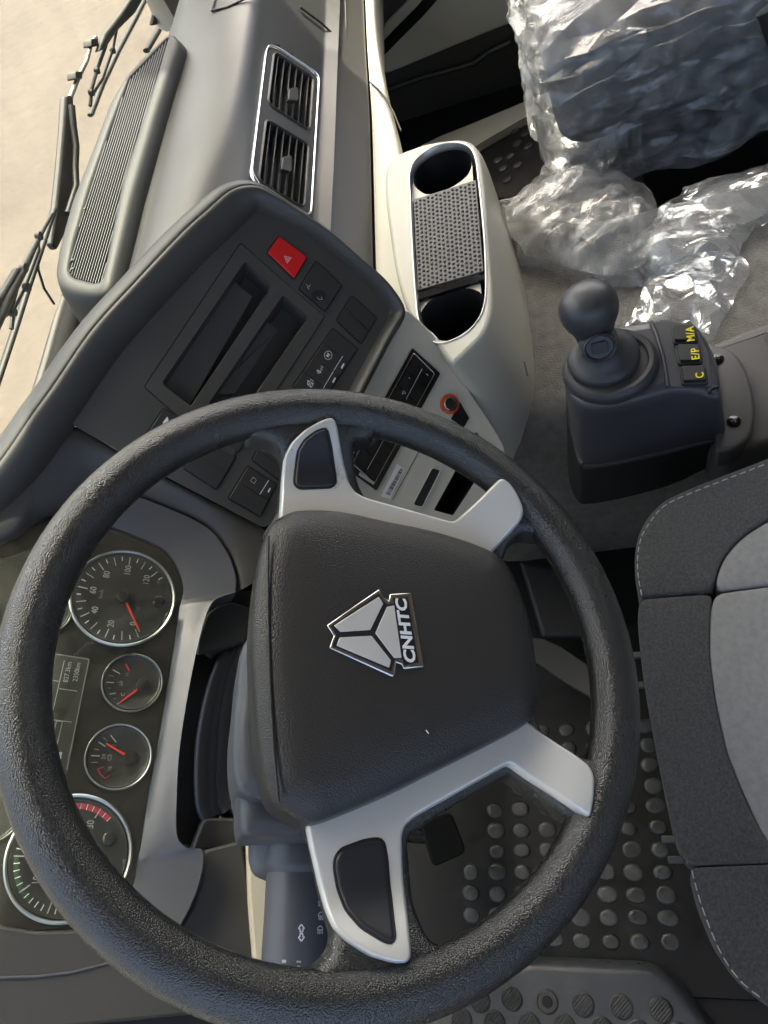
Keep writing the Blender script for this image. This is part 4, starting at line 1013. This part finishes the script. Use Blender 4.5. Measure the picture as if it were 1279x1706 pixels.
text('emblem_letters', 'CNHTC', P7a([(677, 527)], .0024)[0], bd_, WN, .0112, 'white_ink', em, bold=.00035, shear=.12, ext=.0003, sx=1.22)
# stray white fibres on the cover
for pth in ([(1066, 540), (1071, 555), (1068, 575)], [(752, 905), (758, 912), (763, 919)]):
    tube('lint', [EM.at(380 + x / 2.284, 820 + y / 2.284, -.0005 if x < 900 else -.0042) for x, y in pth], .0004, 'white_ink', acv, seg=5)

# ================================================================ cup-holder console
CC = thing('cupholder_console', (.62, -.05, .33), 'cream centre console with two cup wells and a studded tray mat', 'console')
TZ = Z(.50)
top = [(640, 300), (655, 262), (690, 245), (717, 237), (764, 231), (786, 238), (799, 258), (808, 320), (814, 400), (820, 480), (818, 525), (806, 556), (784, 580), (755, 604), (735, 586), (715, 560), (690, 540), (665, 480), (650, 400)]
bot = [(650, 330), (660, 270), (690, 250), (722, 240), (770, 236), (794, 248), (812, 280), (836, 350), (862, 430), (880, 520), (889, 600), (890, 652), (878, 694), (852, 728), (820, 740), (780, 690), (720, 600), (680, 500), (660, 420)]
T_ = cr(TZ.pts(top), 5); B_ = cr(Z(.345).pts(bot), 5)
hol = [(681, 292), (688, 272), (705, 255), (729, 242), (758, 237), (780, 243), (792, 262), (798, 305), (803, 350), (808, 410), (810, 480), (806, 512), (797, 533), (776, 556), (746, 570), (724, 571), (706, 556), (696, 532), (692, 500), (688, 450), (684, 376), (682, 320)]
HO = cr(TZ.pts(hol), 4)
def ann(name, outer, hole_, m, parent):
    loops = [outer, hole_]; v2 = [[Vector((p.x, p.y, 0)) for p in lp] for lp in loops]
    tri = mg.tessellate_polygon(v2); return mesh(name, [p for lp in loops for p in lp], [list(t_) for t_ in tri], m, parent, smooth=False)
Ti = inset(T_, Vector((0, 0, 1)), .006)
ann('console_top', Ti, inset(HO, Vector((0, 0, 1)), -.001), 'beige', CC)
uz = Vector((0, 0, 1))
loft('console_body', [Ti, [p - uz * .0008 for p in inset(T_, uz, .003)], [p - uz * .003 for p in inset(T_, uz, .0008)], [p - uz * .008 for p in T_], [a.lerp(b, .35) - uz * .004 for a, b in zip(T_, B_)], [a.lerp(b, .75) for a, b in zip(T_, B_)], B_, [p - uz * .05 for p in B_]], 'beige', CC, closed=True)
loft('well_rim', [[p - uz * .004 for p in inset(HO, uz, -.0015)], [p + uz * .001 for p in inset(HO, uz, -.0008)], [p + uz * .0014 for p in inset(HO, uz, .0006)], [p + uz * .000 for p in inset(HO, uz, .002)], [p - uz * .010 for p in inset(HO, uz, .0036)]], 'satin', CC, closed=True)
tf = inset(HO, uz, .0034)
def cup(px, py, r, e=1.0): return TZ.at(px, py)
TZ2 = Z(.490)
c1 = [(688, 300), (690, 280), (700, 264), (716, 252), (740, 244), (764, 244), (780, 252), (786, 270), (780, 290), (762, 306), (738, 318), (712, 324), (694, 314)]
c2 = [(700, 528), (706, 512), (722, 496), (748, 484), (776, 480), (798, 486), (807, 502), (803, 520), (788, 542), (764, 560), (742, 568), (722, 562), (706, 548)]
cups = [cr(TZ2.pts(c1), 4), cr(TZ2.pts(c2), 4)]
loops = [[p - uz * .010 for p in tf]] + cups; v2 = [[Vector((p.x, p.y, 0)) for p in lp] for lp in loops]
mesh('tray_floor', [p for lp in loops for p in lp], [list(t_) for t_ in mg.tessellate_polygon(v2)], 'beige', CC, smooth=False)
for cu_ in cups:
    loft('cup_well', [cu_, [p - uz * .003 for p in inset(cu_, uz, .0015)], [p - uz * .075 for p in inset(cu_, uz, .006)]], 'black', CC, closed=True)
    prism('cup_floor', [p - uz * .074 for p in inset(cu_, uz, .006)], uz, .002, 'black', CC, smooth=False)
tq = [TZ2.at(690, 337), TZ2.at(794, 304), TZ2.at(807, 456), TZ2.at(697, 488)]
tmt = prism('tray_mat', rnd([p + uz * .005 for p in tq], .002, 2), uz, .004, 'tray_rubber', CC, bevel=.0008)
# studs: a few hundred tiny bumps, moulded in one piece with the mat
v = []; f_ = []; NU, NV = 15, 21
for i in range(NU):
    for j in range(NV):
        a = (i + .7) / (NU + .4); b = (j + .7 + (.0 if i % 2 else .35)) / (NV + .6)
        c = tq[0].lerp(tq[1], a).lerp(tq[3].lerp(tq[2], a), b) + uz * .005
        k = len(v)
        for h, r in ((0, .0020), (.0013, .0016), (.0017, .0009)):
            for q in range(8): v.append(c + uz * h + Vector((math.cos(q * math.pi / 4) * r * 1.15, math.sin(q * math.pi / 4) * r, 0)))
        for l_ in range(2):
            for q in range(8): f_.append([k + l_ * 8 + q, k + l_ * 8 + (q + 1) % 8, k + l_ * 8 + 8 + (q + 1) % 8, k + l_ * 8 + 8 + q])
        f_.append([k + 16 + q for q in range(8)])
o = mesh('studs', v, f_, 'boot', tmt, fix=False); tag(o, kind='stuff')
prism('mat_lip', rnd([TZ2.at(695, 488, .006), TZ2.at(807, 456, .006), TZ2.at(808, 464, .006), TZ2.at(697, 499, .006)], .001, 2), uz, .006, 'gloss_black', CC, bevel=.001)
tube('scuff', [p.lerp(q, .5) for p, q in zip([TZ.at(*p) for p in ((866, 560), (872, 596))], [Z(.345).at(*p) for p in ((880, 640), (884, 652))])][:2], .0012, 'dash_dark', CC, seg=6)

# ================================================================ engine cover and gear unit
EZ = Z(.345)
EC = thing('engine_cover', (.62, -.6, 0), 'grey grained covering over the engine tunnel under the loose plastic', 'engine cover')
ec = [Vector(p) for p in ((.44, .02, .345), (.80, .02, .345), (.78, -.12, .345), (.735, -.22, .345), (.735, -1.25, .345), (.44, -1.25, .345), (.44, -.30, .345))]
dome('cover', rnd(ec, .05, 6), uz, [(-.07, -.35), (-.065, -.16), (-.055, -.08), (-.04, -.035), (-.02, -.010), (.0, -.001), (.02, 0)], 'carpet', EC)

GU = thing('gear_selector', (.34, -.24, .33), 'dark blue-grey gear selector unit with round knob and three yellow-lettered buttons', 'gear selector')
def P4(l, z): return [Z(z).at(900 + x / 3.375, 460 + y / 3.375) for x, y in l]
tp = [(132, 560), (135, 470), (165, 400), (230, 340), (330, 300), (460, 275), (620, 248), (740, 244), (860, 268), (905, 310), (952, 400), (985, 500), (1005, 590), (1012, 650), (1000, 678), (900, 655), (800, 640), (700, 650), (560, 690), (400, 728), (290, 736), (210, 712), (160, 660)]
TP = cr(P4(tp, .52), 4)
bm_ = [(140, 640), (150, 560), (190, 470), (260, 420), (340, 400), (460, 380), (620, 370), (740, 365), (860, 370), (930, 400), (990, 480), (1010, 600), (1025, 720), (1040, 830), (1036, 900), (990, 912), (870, 940), (740, 968), (560, 1010), (400, 1045), (270, 1056), (215, 1010), (175, 840)]
BM = cr(P4(bm_, .385), 4)
loft('housing', [BM, [a.lerp(b, .25) for a, b in zip(BM, TP)], [a.lerp(b, .85) for a, b in zip(BM, TP)], [p - uz * .006 for p in TP], [p - uz * .002 for p in inset(TP, uz, .0012)], inset(TP, uz, .004), [p + uz * .0008 for p in inset(TP, uz, .012)]], 'shift', GU, closed=True)
mesh('housing_top', [p + uz * .0008 for p in inset(TP, uz, .012)], [list(range(len(TP)))], 'shift', GU, smooth=False)
b0_ = cr(P4([(150, 760), (160, 600), (240, 460), (460, 400), (740, 380), (940, 400), (1040, 600), (1060, 840), (1040, 915), (870, 955), (560, 1025), (270, 1070), (212, 1030)], .385), 5)
b1_ = cr(P4([(155, 1080), (170, 800), (260, 620), (460, 520), (740, 480), (1000, 480), (1200, 640), (1400, 860), (1200, 960), (1000, 1045), (700, 1185), (300, 1278), (200, 1250)], .30), 5)
loft('base', [b1_, [p.lerp(q, .9) for p, q in zip(b1_, b0_)], b0_, inset(b0_, uz, .006)], 'shift_dark', GU, closed=True)
# rear mounting plate with two screws
pl_ = [(930, 400), (1020, 398), (1060, 410), (1110, 450), (1160, 540), (1192, 650), (1202, 760), (1192, 850), (1165, 910), (1120, 950), (1040, 985), (980, 960), (1000, 700)]
mp = dome('mounting_plate', cr(P4(pl_, .40), 4), uz, [(-.001, -.03), (0, -.003), (.0015, -.0006), (.004, 0)], 'arm_grey', GU)
for q in ((995, 467), (1088, 818)):
    c = P4([q], .4005)[0]
    sc1 = lathe('screw', c, uz, [(.0075, -.001), (.0075, .0006), (.0062, .0010), (.0058, .0004), (.0054, .0022), (.003, .0032), (.0001, .0034)], 'gloss_black', mp, seg=28)
    for an in (.4, .4 + math.pi / 2):
        d = Vector((math.cos(an), math.sin(an), 0)); s = Vector((-d.y, d.x, 0))
        prism('slot', [c + d * .0036 + s * .0007 + uz * .0037, c - d * .0036 + s * .0007 + uz * .0037, c - d * .0036 - s * .0007 + uz * .0037, c + d * .0036 - s * .0007 + uz * .0037], uz, .0008, 'chrome', sc1, smooth=False)
AR = thing('side_console', (.45, -.55, .33), 'grey plastic console arm running back from the gear selector', 'console')
ar = [(900, 430), (960, 382), (1120, 310), (1279, 255), (1500, 190), (1900, 80), (1900, 760), (1279, 935), (1130, 965), (1030, 985), (960, 900)]
dome('console_arm', rnd(P4(ar, .388), .01, 3), uz, [(-.004, -.09), (-.002, -.02), (0, -.006), (.003, -.001), (.008, 0)], 'arm_grey', AR)
prism('pocket', rnd(P4([(1256, 330), (1290, 300), (1420, 270), (1420, 420), (1290, 420)], .3895), .004, 2), uz, .002, 'dash_dark', AR, bevel=.0008)
# boot: stepped rings, cone, lever and knob
bc = Z(.521).at(1016, 612)
lathe('boot_ring', bc, uz, [(.046, -.003), (.046, .004), (.0445, .008), (.041, .0105), (.037, .0100), (.0355, .007), (.034, .007)], 'boot', GU, e=(1, 0, 0), squash=1.08)
bo = Vector((.361, -.209, .521))
lathe('boot', bo, uz, [(.0375, .004), (.0375, .0115), (.0355, .0145), (.030, .0175), (.024, .022), (.0195, .028), (.0175, .036), (.0165, .046)], 'boot', GU, e=(1, 0, 0))
kc = Vector((.365, -.207, .521)); kz = .075
kb_ = lathe('knob', kc, (.10, .06, 1), [(.0190, kz - .040), (.0200, kz - .030), (.0225, kz - .020), (.0262, kz - .011), (.0290, kz - .003), (.0296, kz + .004), (.0285, kz + .011), (.0250, kz + .0175), (.0190, kz + .0225), (.0105, kz + .0255), (.0001, kz + .0262)], 'boot', GU, e=(1, 0, 0), autosm=180)
fd = Vector((-.80, -.06, .60)).normalized(); fc = Vector((.340, -.207, .576))
lathe('knob_trigger', fc, fd, [(.0190, -.018), (.0182, .002), (.0168, .0062), (.0150, .0072), (.0138, .0058), (.0130, .0030), (.0001, .0030)], 'boot', kb_, e=(0, 1, 0), squash=.86)
prism('trigger_face', rnd([fc + fd * .0052 + Vector((0, a, 0)) + (fd.cross(Vector((0, 1, 0)))).normalized() * b for a, b in ((-.0082, -.006), (.0082, -.006), (.0082, .006), (-.0082, .006))], .003, 3), fd, .002, 'shift_dark', kb_, bevel=.0006)
# recessed button row
rc = rnd(P4([(622, 262), (740, 256), (850, 282), (940, 420), (965, 628), (715, 622), (690, 450)], .5212), .006, 3)
prism('button_recess', [p + uz * .0006 for p in rc], uz, .001, 'shift', GU, smooth=False)
tube('recess_edge', P4([(622, 258), (655, 330), (690, 450), (710, 560), (716, 622)], .5222), .002, 'shift', GU, seg=8)
for q, s_, lt in ((((745, 292), (868, 290), (882, 378), (752, 384)), 'M/A', (845, 325)), (((766, 400), (890, 400), (906, 494), (780, 500)), 'E/P', (873, 437)), (((790, 522), (922, 520), (938, 606), (800, 612)), 'C', (898, 557))):
    b_ = P4(list(q), .5225)
    lo_ = rnd([p + uz * .003 for p in b_], .0025, 3)
    bt = prism('selector_button', [p + uz * .0040 for p in inset(lo_, uz, .0010)], uz, .008, 'shift_dark', GU, bevel=.0020, seg=3)
    tag(bt, 'black button lettered %s in yellow' % s_)
    prism('button_base', inset(lo_, uz, -.0012), uz, .004, 'shift_dark', bt, bevel=.001)
    text('lettering', s_, P4([lt], .5225 + .0074)[0], P4([(lt[0] - 6, lt[1] - 60)], .5285)[0] - P4([lt], .5285)[0], uz, .0108, 'yellow_ink', bt, bold=.0002, sx=.95, sp=1.12)

# ================================================================ driver's seat
DS = thing('driver_seat', (0, -.45, 0), 'dark fabric driver seat with light grey centre panel and white stitching', 'seat')
SZ = Z(.467)
cb = [(1189, 989), (1183, 1017), (1181, 1087), (1190, 1162), (1209, 1251), (1233, 1312), (1270, 1392), (1303, 1437)]
pA = [(1065, 995), (1058, 961), (1057, 930), (1060, 905), (1066, 885), (1080, 862), (1104, 836), (1157, 812), (1279, 765), (1790, 585), (1790, 706), (1279, 866), (1240, 890), (1212, 918), (1196, 945), (1190, 970), (1188, 985)]
pB = [(1064, 998), (1062, 1036), (1071, 1125), (1087, 1218), (1106, 1312), (1122, 1390), (1146, 1442), (1303, 1437)] + cb[::-1][1:]
pC = [(1147, 1446), (1165, 1515), (1195, 1590), (1230, 1640), (1279, 1678), (1430, 1770), (1790, 1840), (1790, 1418), (1303, 1439)]
pD = [(1190, 989), (1279, 977), (1790, 916), (1790, 1416), (1305, 1436), (1270, 1391), (1234, 1311), (1210, 1250), (1191, 1161), (1182, 1087), (1184, 1017)]
pE = [(1190, 985), (1192, 970), (1198, 945), (1214, 918), (1242, 891), (1279, 868), (1790, 709), (1790, 913), (1279, 974)]
for nm, q, m_, hh in (('bolster', pA, 'fabric', .002), ('cushion_front', pB, 'fabric', 0), ('bolster', pC, 'fabric', 0), ('centre_panel', pD, 'fabric_light', -.001), ('centre_panel', pE, 'fabric_light', 0)):
    pillow(nm, [p + uz * hh for p in smooth_closed(subdiv(SZ.pts(q), .005), 3)], uz, roll(.0032, .0014, .003, .05), m_, DS, step=.014, skirt=.11)
def stitches(path, off):
    path = cr(path, 8, False); v = []; f_ = []; s = 0; L_ = .0062; G_ = .0030
    acc = []; 
    for a, b in zip(path, path[1:]): acc.append((a, b, (b - a).length))
    tot = sum(x[2] for x in acc)
    def at_(d):
        for a, b, l in acc:
            if d <= l: return a.lerp(b, d / max(l, 1e-9)), (b - a).normalized()
            d -= l
        return acc[-1][1], (acc[-1][1] - acc[-1][0]).normalized()
    while s < tot - L_:
        p, d = at_(s); q, _ = at_(s + L_); sd_ = uz.cross(d) * .0005
        k = len(v); v += [p - sd_, q - sd_, q + sd_, p + sd_, p - sd_ + uz * .0008 + d * .001, q - sd_ + uz * .0008 - d * .001, q + sd_ + uz * .0008 - d * .001, p + sd_ + uz * .0008 + d * .001]
        f_ += [[k + 4, k + 5, k + 6, k + 7], [k, k + 1, k + 5, k + 4], [k + 1, k + 2, k + 6, k + 5], [k + 2, k + 3, k + 7, k + 6], [k + 3, k, k + 4, k + 7]]
        s += L_ + G_
    return v, f_
v1, f1 = stitches([SZ.at(*p, .0026) for p in ((1069, 992), (1063, 960), (1062, 930), (1065, 907), (1071, 889), (1085, 867), (1108, 842), (1160, 818), (1279, 772))], 0)
v2_, f2 = stitches([SZ.at(*p, .0004) for p in ((1152, 1450), (1170, 1513), (1200, 1586), (1234, 1635), (1279, 1671))], 0)
o = mesh('stitching', v1 + v2_, f1 + [[i + len(v1) for i in q] for q in f2], 'thread', DS, fix=False); tag(o, kind='stuff')
box('seat_base', (-.20, -.85, .0), (.20, -.30, .36), 'black', DS, bevel=.02)
for q in ((1121, 1398), (1132, 1432), (1068, 1090), (1066, 1140)):
    p = Z(.43).at(*q); box('seat_clip', (p.x - .003, p.y - .004, p.z - .006), (p.x + .003, p.y + .010, p.z), 'arm_grey', DS, bevel=.001)

# ================================================================ driver footwell
FM = thing('floor_mat', (-.1, -.05, 0), 'black rubber floor mat with rows of raised studs under the wheel', 'floor mat')
prism('mat_sheet', rnd([Vector(p) for p in ((-.262, -.30, .004), (.24, -.30, .004), (.24, .20, .004), (-.262, .20, .004))], .03, 4), uz, .008, 'rubber', FM, bevel=.002)
ox, oy = Z(0).at(829, 1489).x, Z(0).at(829, 1489).y
dot_me = None
def dot_mesh(r1, r2, h):
    v = []; f_ = []; k = 14
    for (s, z) in ((1, 0), (.92, h * .7), (.75, h), (.4, h * 1.05)):
        for i in range(k):
            a = 2 * math.pi * i / k; ca, sa_ = math.cos(a), math.sin(a)
            v.append((math.copysign(abs(ca) ** .92, ca) * r1 * s, math.copysign(abs(sa_) ** .92, sa_) * r2 * s, z))
    for l_ in range(3):
        for i in range(k): f_.append([l_ * k + i, l_ * k + (i + 1) % k, (l_ + 1) * k + (i + 1) % k, (l_ + 1) * k + i])
    f_.append([3 * k + i for i in range(k)])
    me = bpy.data.meshes.new('stud'); me.from_pydata(v, [], f_); me.materials.append(MATS['rubber_dot']); me.shade_smooth(); return me
dm = dot_mesh(.0108, .0132, .0030)
def place(name, me, loc, parent, rz=0):
    o = bpy.data.objects.new(name, me); finish(o, parent, Vector(loc)); o.rotation_euler.z = rz; return o
for i in range(-2, 10):
    for j in range(-6, 5):
        x = ox + i * .0281; y = oy + j * .0383 - .0008 * i
        if x < -.235 or x > .10 or y > .10 or y < -.205: continue
        if x > -.02 and y > .02: continue
        if y > .06 and x > -.09: continue
        place('stud', dm, (x + random.uniform(-.001, .001), y + random.uniform(-.001, .001), .004), FM, random.uniform(-.2, .2)).scale = (random.uniform(.88, 1.08), random.uniform(.88, 1.08), random.uniform(.45, 1.1))
FR = thing('foot_rest', (-.36, -.05, 0), 'blue-grey moulded foot rest plate with ribbed round studs at the edge', 'foot rest')
FZ = Z(.035)
fo_ = [(560, 1730), (700, 1690), (880, 1607), (980, 1612), (1075, 1617), (1100, 1624), (1118, 1640), (1175, 1712), (1240, 1800), (900, 1900), (560, 1850)]
dome('plate', smooth_closed(subdiv(FZ.pts(fo_), .01), 1), uz, [(-.012, -.05), (-.006, -.012), (-.001, -.002), (.003, 0), (.008, .0005)], 'footplate', FR)
for x, y in ((425, 928), (543, 938), (662, 948), (790, 955), (922, 965), (258, 1000), (318, 935), (368, 1008), (482, 1014), (600, 1020), (725, 1030), (850, 1040), (985, 1050), (190, 1075), (310, 1085), (430, 1092), (555, 1098), (690, 1106), (820, 1115), (960, 1125)):
    c = FZ.at(640 + x / 2, 1200 + y / 2, .0005); r = .0140
    sd_ = lathe('round_stud', c, uz, [(r * 1.03, 0), (r, .0018), (r * .9, .0026), (r * .84, .0018), (.0001, .0018)], 'rubber_dot', FR, seg=24)
    dv_ = Vector((math.cos(2.35), math.sin(2.35), 0)); pv = Vector((-dv_.y, dv_.x, 0))
    if x == 543: lathe('stud_core', c, uz, [(r * .5, .002), (r * .46, .0034), (.0001, .0034)], 'rubber', sd_, seg=20); continue
    for k in range(-3, 4):
        off = k * r * .24; hl = math.sqrt(max(0, (r * .84) ** 2 - off * off))
        tube('ridge', [c + pv * off - dv_ * hl + uz * .002, c + pv * off + dv_ * hl + uz * .002], .0011, 'rubber_dot', sd_, seg=6)
PD = thing('accelerator_pedal', (.10, .0, 0), 'black accelerator pedal plate low behind the wheel', 'pedal')
PZ = Z(.10)
prism('pedal_plate', rnd([PZ.at(*p) for p in ((880, 1062), (905, 1064), (935, 1078), (985, 1112), (990, 1165), (940, 1136), (900, 1108), (878, 1098))], .006, 3), uz, .012, 'dash_dark', PD, bevel=.003)
prism('pedal_arm', [PZ.at(*p, -.02) for p in ((860, 930), (960, 950), (1000, 1060), (900, 1066))], uz, .02, 'black', PD, bevel=.010, seg=4)
BK = thing('brake_pedal', (-.06, .12, 0), 'black pedal arm with shiny stem seen through the left wheel opening', 'pedal')
BZ = Plane(Z(.10).at(735, 1400), (-.1, -.45, .9))
pad_ = rnd([BZ.at(*p) for p in ((700, 1372), (752, 1352), (778, 1420), (722, 1446))], .010, 4)
bpd = prism('pedal_pad', pad_, BZ.n, .010, 'seal', BK, bevel=.003, seg=3)
tube('stem', [BZ.at(735, 1395, -.012), BZ.at(700, 1390, -.03) + Vector((0, .06, .05)), BZ.at(660, 1390, -.03) + Vector((0, .14, .14))], .010, 'black', BK)

# ================================================================ passenger side
SI = thing('door_sill', (1.2, -.1, 0), 'pale grey sill strip in the passenger footwell', 'sill')
prism('sill_strip', rnd(Z(.03).pts([(700, 243), (730, 228), (800, 200), (862, 174), (930, 146), (936, 168), (871, 197), (803, 236), (780, 252)]), .006, 3), uz, .03, 'arm_light' if 'arm_light' in MATS else 'beige', SI, bevel=.006)
PM = thing('passenger_mat', (1.1, -.2, 0), 'black rubber mat with moulded bumps in the passenger footwell', 'floor mat')
prism('mat_sheet', rnd(Z(.01).pts([(790, 246), (870, 200), (940, 170), (1000, 240), (930, 330), (820, 330)]), .01, 3), uz, .012, 'rubber', PM, bevel=.002)
dm2 = dot_mesh(.009, .012, .004)
for q in ((830, 268), (838, 282), (850, 262), (858, 218), (875, 223), (862, 240), (845, 300), (890, 205), (880, 245), (862, 276)): place('stud', dm2, Z(.010).at(*q), PM, .5)

PS = thing('plastic_wrapped_seat', (1.15, -.5, 0), 'passenger seat still wrapped in clear plastic film', 'seat')
def rbox(lo, hi, r, nx, ny, nz):
    """rounded box as grid verts/faces"""
    bm = bmesh.new(); bmesh.ops.create_cube(bm, size=1)
    bmesh.ops.subdivide_edges(bm, edges=bm.edges[:], cuts=nx, use_grid_fill=True)
    lo, hi = Vector(lo), Vector(hi); c = (lo + hi) / 2; h = (hi - lo) / 2
    for v in bm.verts:
        p = Vector((v.co.x * 2 * h.x, v.co.y * 2 * h.y, v.co.z * 2 * h.z))
        q = Vector([max(-h[i] + r, min(h[i] - r, p[i])) for i in range(3)]); d = p - q
        if d.length > 1e-9: p = q + d.normalized() * r
        v.co = c + p
    vs = [v.co.copy() for v in bm.verts]; bm.verts.index_update(); fs = [[v.index for v in f_.verts] for f_ in bm.faces]; bm.free(); return vs, fs
def place_seat(vs, c, ang):
    M_ = Matrix.Translation(c) @ Matrix.Rotation(ang, 4, 'Z'); return [M_ @ v for v in vs]
sc0 = Vector((1.155, -.48, .42)); sa_ = R(3)
vs, fs = rbox((-.235, -.30, -.085), (.235, .30, .085), .045, 14, 0, 0)
mesh('seat_cushion', place_seat(vs, sc0, sa_), fs, 'cushion', PS)
box('seat_base', (.98, -.85, .0), (1.32, -.30, .36), 'black', PS, bevel=.02)
def crumple(p, amp, sc=1.0):
    q = p * sc
    a = abs(noise.noise(q * 6)) * 1.1 + abs(noise.noise(q * 13 + Vector((5, 3, 1)))) * .6 + abs(noise.noise(q * 30 + Vector((1, 7, 2)))) * .22
    return amp * (.75 - a)
def creased(vs, fs, amp, tang, seed, dirf):
    """crumple a coarse skin: every vertex is pushed about, faces split along random diagonals -> flat shards with sharp folds"""
    rg = random.Random(seed); out = []
    for v in vs:
        d = dirf(v); k = rg.gauss(0, 1)
        out.append(v + d * amp * max(-1.6, min(1.8, k)) + Vector((rg.uniform(-1, 1), rg.uniform(-1, 1), rg.uniform(-1, 1))) * tang)
    nf = []
    for f_ in fs:
        if len(f_) == 4:
            a, b, c, d = f_
            nf += [[a, b, c], [a, c, d]] if rg.random() < .5 else [[a, b, d], [b, c, d]]
        else: nf.append(f_)
    return out, nf
def relax(vs, fs, k):
    nb = {}
    for f_ in fs:
        for i_ in range(len(f_)): nb.setdefault(f_[i_], set()).update((f_[i_ - 1], f_[(i_ + 1) % len(f_)]))
    return [v * (1 - k) + sum((vs[j_] for j_ in nb[i_]), Vector()) / len(nb[i_]) * k if i_ in nb else v for i_, v in enumerate(vs)]
def refine(vs, fs, amp, seed):
    """one more level of smaller wrinkles: split each shard and nudge the new points"""
    rg = random.Random(seed); bm = bmesh.new(); bv = [bm.verts.new(v) for v in vs]
    for f_ in fs: bm.faces.new([bv[i_] for i_ in f_])
    bm.normal_update(); n0 = len(bv)
    bmesh.ops.subdivide_edges(bm, edges=bm.edges[:], cuts=1, use_grid_fill=False); bmesh.ops.triangulate(bm, faces=bm.faces[:]); bm.normal_update(); bm.verts.index_update()
    o_ = []
    for k, v in enumerate(bm.verts): o_.append(v.co + (v.normal * rg.gauss(0, 1) * amp if k >= n0 else Vector()))
    f2 = [[v.index for v in f_.verts] for f_ in bm.faces]; bm.free(); return o_, f2
vs, fs = rbox((-.262, -.318, -.115), (.262, .330, .112), .05, 15, 0, 0)
def outw(l): return Vector((l.x / .26, l.y / .32, l.z / .112)).normalized()
vs, fs = creased(vs, fs, .0055, .009, 5, outw)
vs, fs = refine(vs, fs, .0015, 6); vs = relax(vs, fs, .32)
vs, fs = refine(vs, fs, .0005, 8); vs = relax(vs, fs, .2)
lw_ = []
for l in vs:
    q = max(0, -l.z / .112); lw_.append(l + Vector((0, 0, -.035 * q * (1 + noise.noise(l * 5)))) + outw(l) * .012 * q * noise.noise(l * 7))
mesh('plastic_wrap', place_seat(lw_, sc0, sa_), fs, 'film_seat', PS, autosm=18)
prism('buckle_button', rnd([depth(*p, 1.09) for p in ((1262, 24), (1300, 8), (1300, 52), (1268, 58))], .004, 2), -FWD, .02, 'red', PS, bevel=.002)
tube('belt_stalk', [Vector(p) for p in ((.86, -.52, .36), (.88, -.50, .44), (.90, -.48, .49))], .016, 'black', PS)

# ================================================================ loose plastic bag on the engine cover
PBG = thing('plastic_bag', (.62, -.36, .35), 'crumpled clear plastic bag lying on the engine cover', 'plastic bag')
def bag(name, outline, z0, hmax, seed, ang=.6, sx=.034, sy=.015):
    pl_ = Z(z0 + hmax * .4); po = [pl_.at(*p) for p in outline]; po = cr(po, 3)
    rg = random.Random(seed)
    ca, sa2 = math.cos(ang), math.sin(ang)
    def fwd_(p): return Vector(((p.x * ca + p.y * sa2) / sx, (-p.x * sa2 + p.y * ca) / sy))
    def inv_(q): return Vector((q.x * sx * ca - q.y * sy * sa2, q.x * sx * sa2 + q.y * sy * ca))
    B = [Vector((p.x, p.y)) for p in po]
    B = [b + Vector((rg.gauss(0, .004), rg.gauss(0, .004))) for b in B]
    def inside(q):
        c = False; k = len(B)
        for i_ in range(k):
            a, b = B[i_], B[(i_ + 1) % k]
            if (a.y > q.y) != (b.y > q.y) and q.x < (b.x - a.x) * (q.y - a.y) / (b.y - a.y) + a.x: c = not c
        return c
    def edge(q): return min((q - b).length for b in B)
    F = [fwd_(b) for b in B]; x0, x1 = min(f_.x for f_ in F), max(f_.x for f_ in F); y0, y1 = min(f_.y for f_ in F), max(f_.y for f_ in F)
    pts = list(B); x = x0
    while x < x1:
        y = y0
        while y < y1:
            q = inv_(Vector((x + rg.uniform(-.42, .42), y + rg.uniform(-.42, .42))))
            if inside(q) and edge(q) > .006: pts.append(q)
            y += 1
        x += 1
    vo, _, fo, *_ = mg.delaunay_2d_cdt([fwd_(p) for p in pts], [], [list(range(len(B)))], 1, 1e-6)
    so_ = Vector((seed * 3.1, seed * 1.7, seed)); vs = []
    for q in vo:
        p = inv_(q); e = min(1, edge(p) / .06); n_ = Vector((p.x, p.y, 0)) + so_
        h = .45 + .8 * noise.noise(n_ * 7) + .35 * noise.noise(n_ * 15)
        vs.append(Vector((p.x, p.y, z0 + .004 + max(.0, hmax * e ** .7 * max(.12, h) + rg.gauss(0, .0036) * (.3 + e)))))
    vs, fs = refine(vs, [list(f_) for f_ in fo], .0016, seed + 9); vs = relax(vs, fs, .35)
    return mesh(name, vs, fs, 'film', PBG, autosm=24)
bag('bag_sheet', [(818, 318), (855, 302), (885, 270), (918, 242), (971, 221), (1003, 240), (1067, 281), (1099, 322), (1120, 380), (1110, 440), (1078, 454), (998, 452), (918, 436), (858, 410), (832, 370)], .345, .085, 1)
bag('bag_sheet', [(1040, 400), (1080, 350), (1099, 318), (1157, 278), (1237, 256), (1330, 240), (1340, 330), (1279, 345), (1240, 380), (1228, 425), (1160, 450), (1080, 452)], .345, .075, 2, 1.3)
bag('bag_tail', [(1035, 538), (1060, 505), (1080, 450), (1130, 420), (1220, 410), (1240, 450), (1216, 508), (1184, 560), (1150, 540), (1131, 534), (1090, 530)], .345, .040, 3, .2)
bag('bag_fold', [(835, 330), (880, 290), (940, 262), (1000, 275), (1060, 320), (1080, 380), (1060, 430), (990, 438), (910, 420), (850, 385)], .365, .07, 4, 2.2)
bag('bag_fold', [(1060, 390), (1110, 340), (1180, 300), (1300, 275), (1310, 330), (1230, 365), (1200, 420), (1120, 440)], .362, .06, 5, .2)
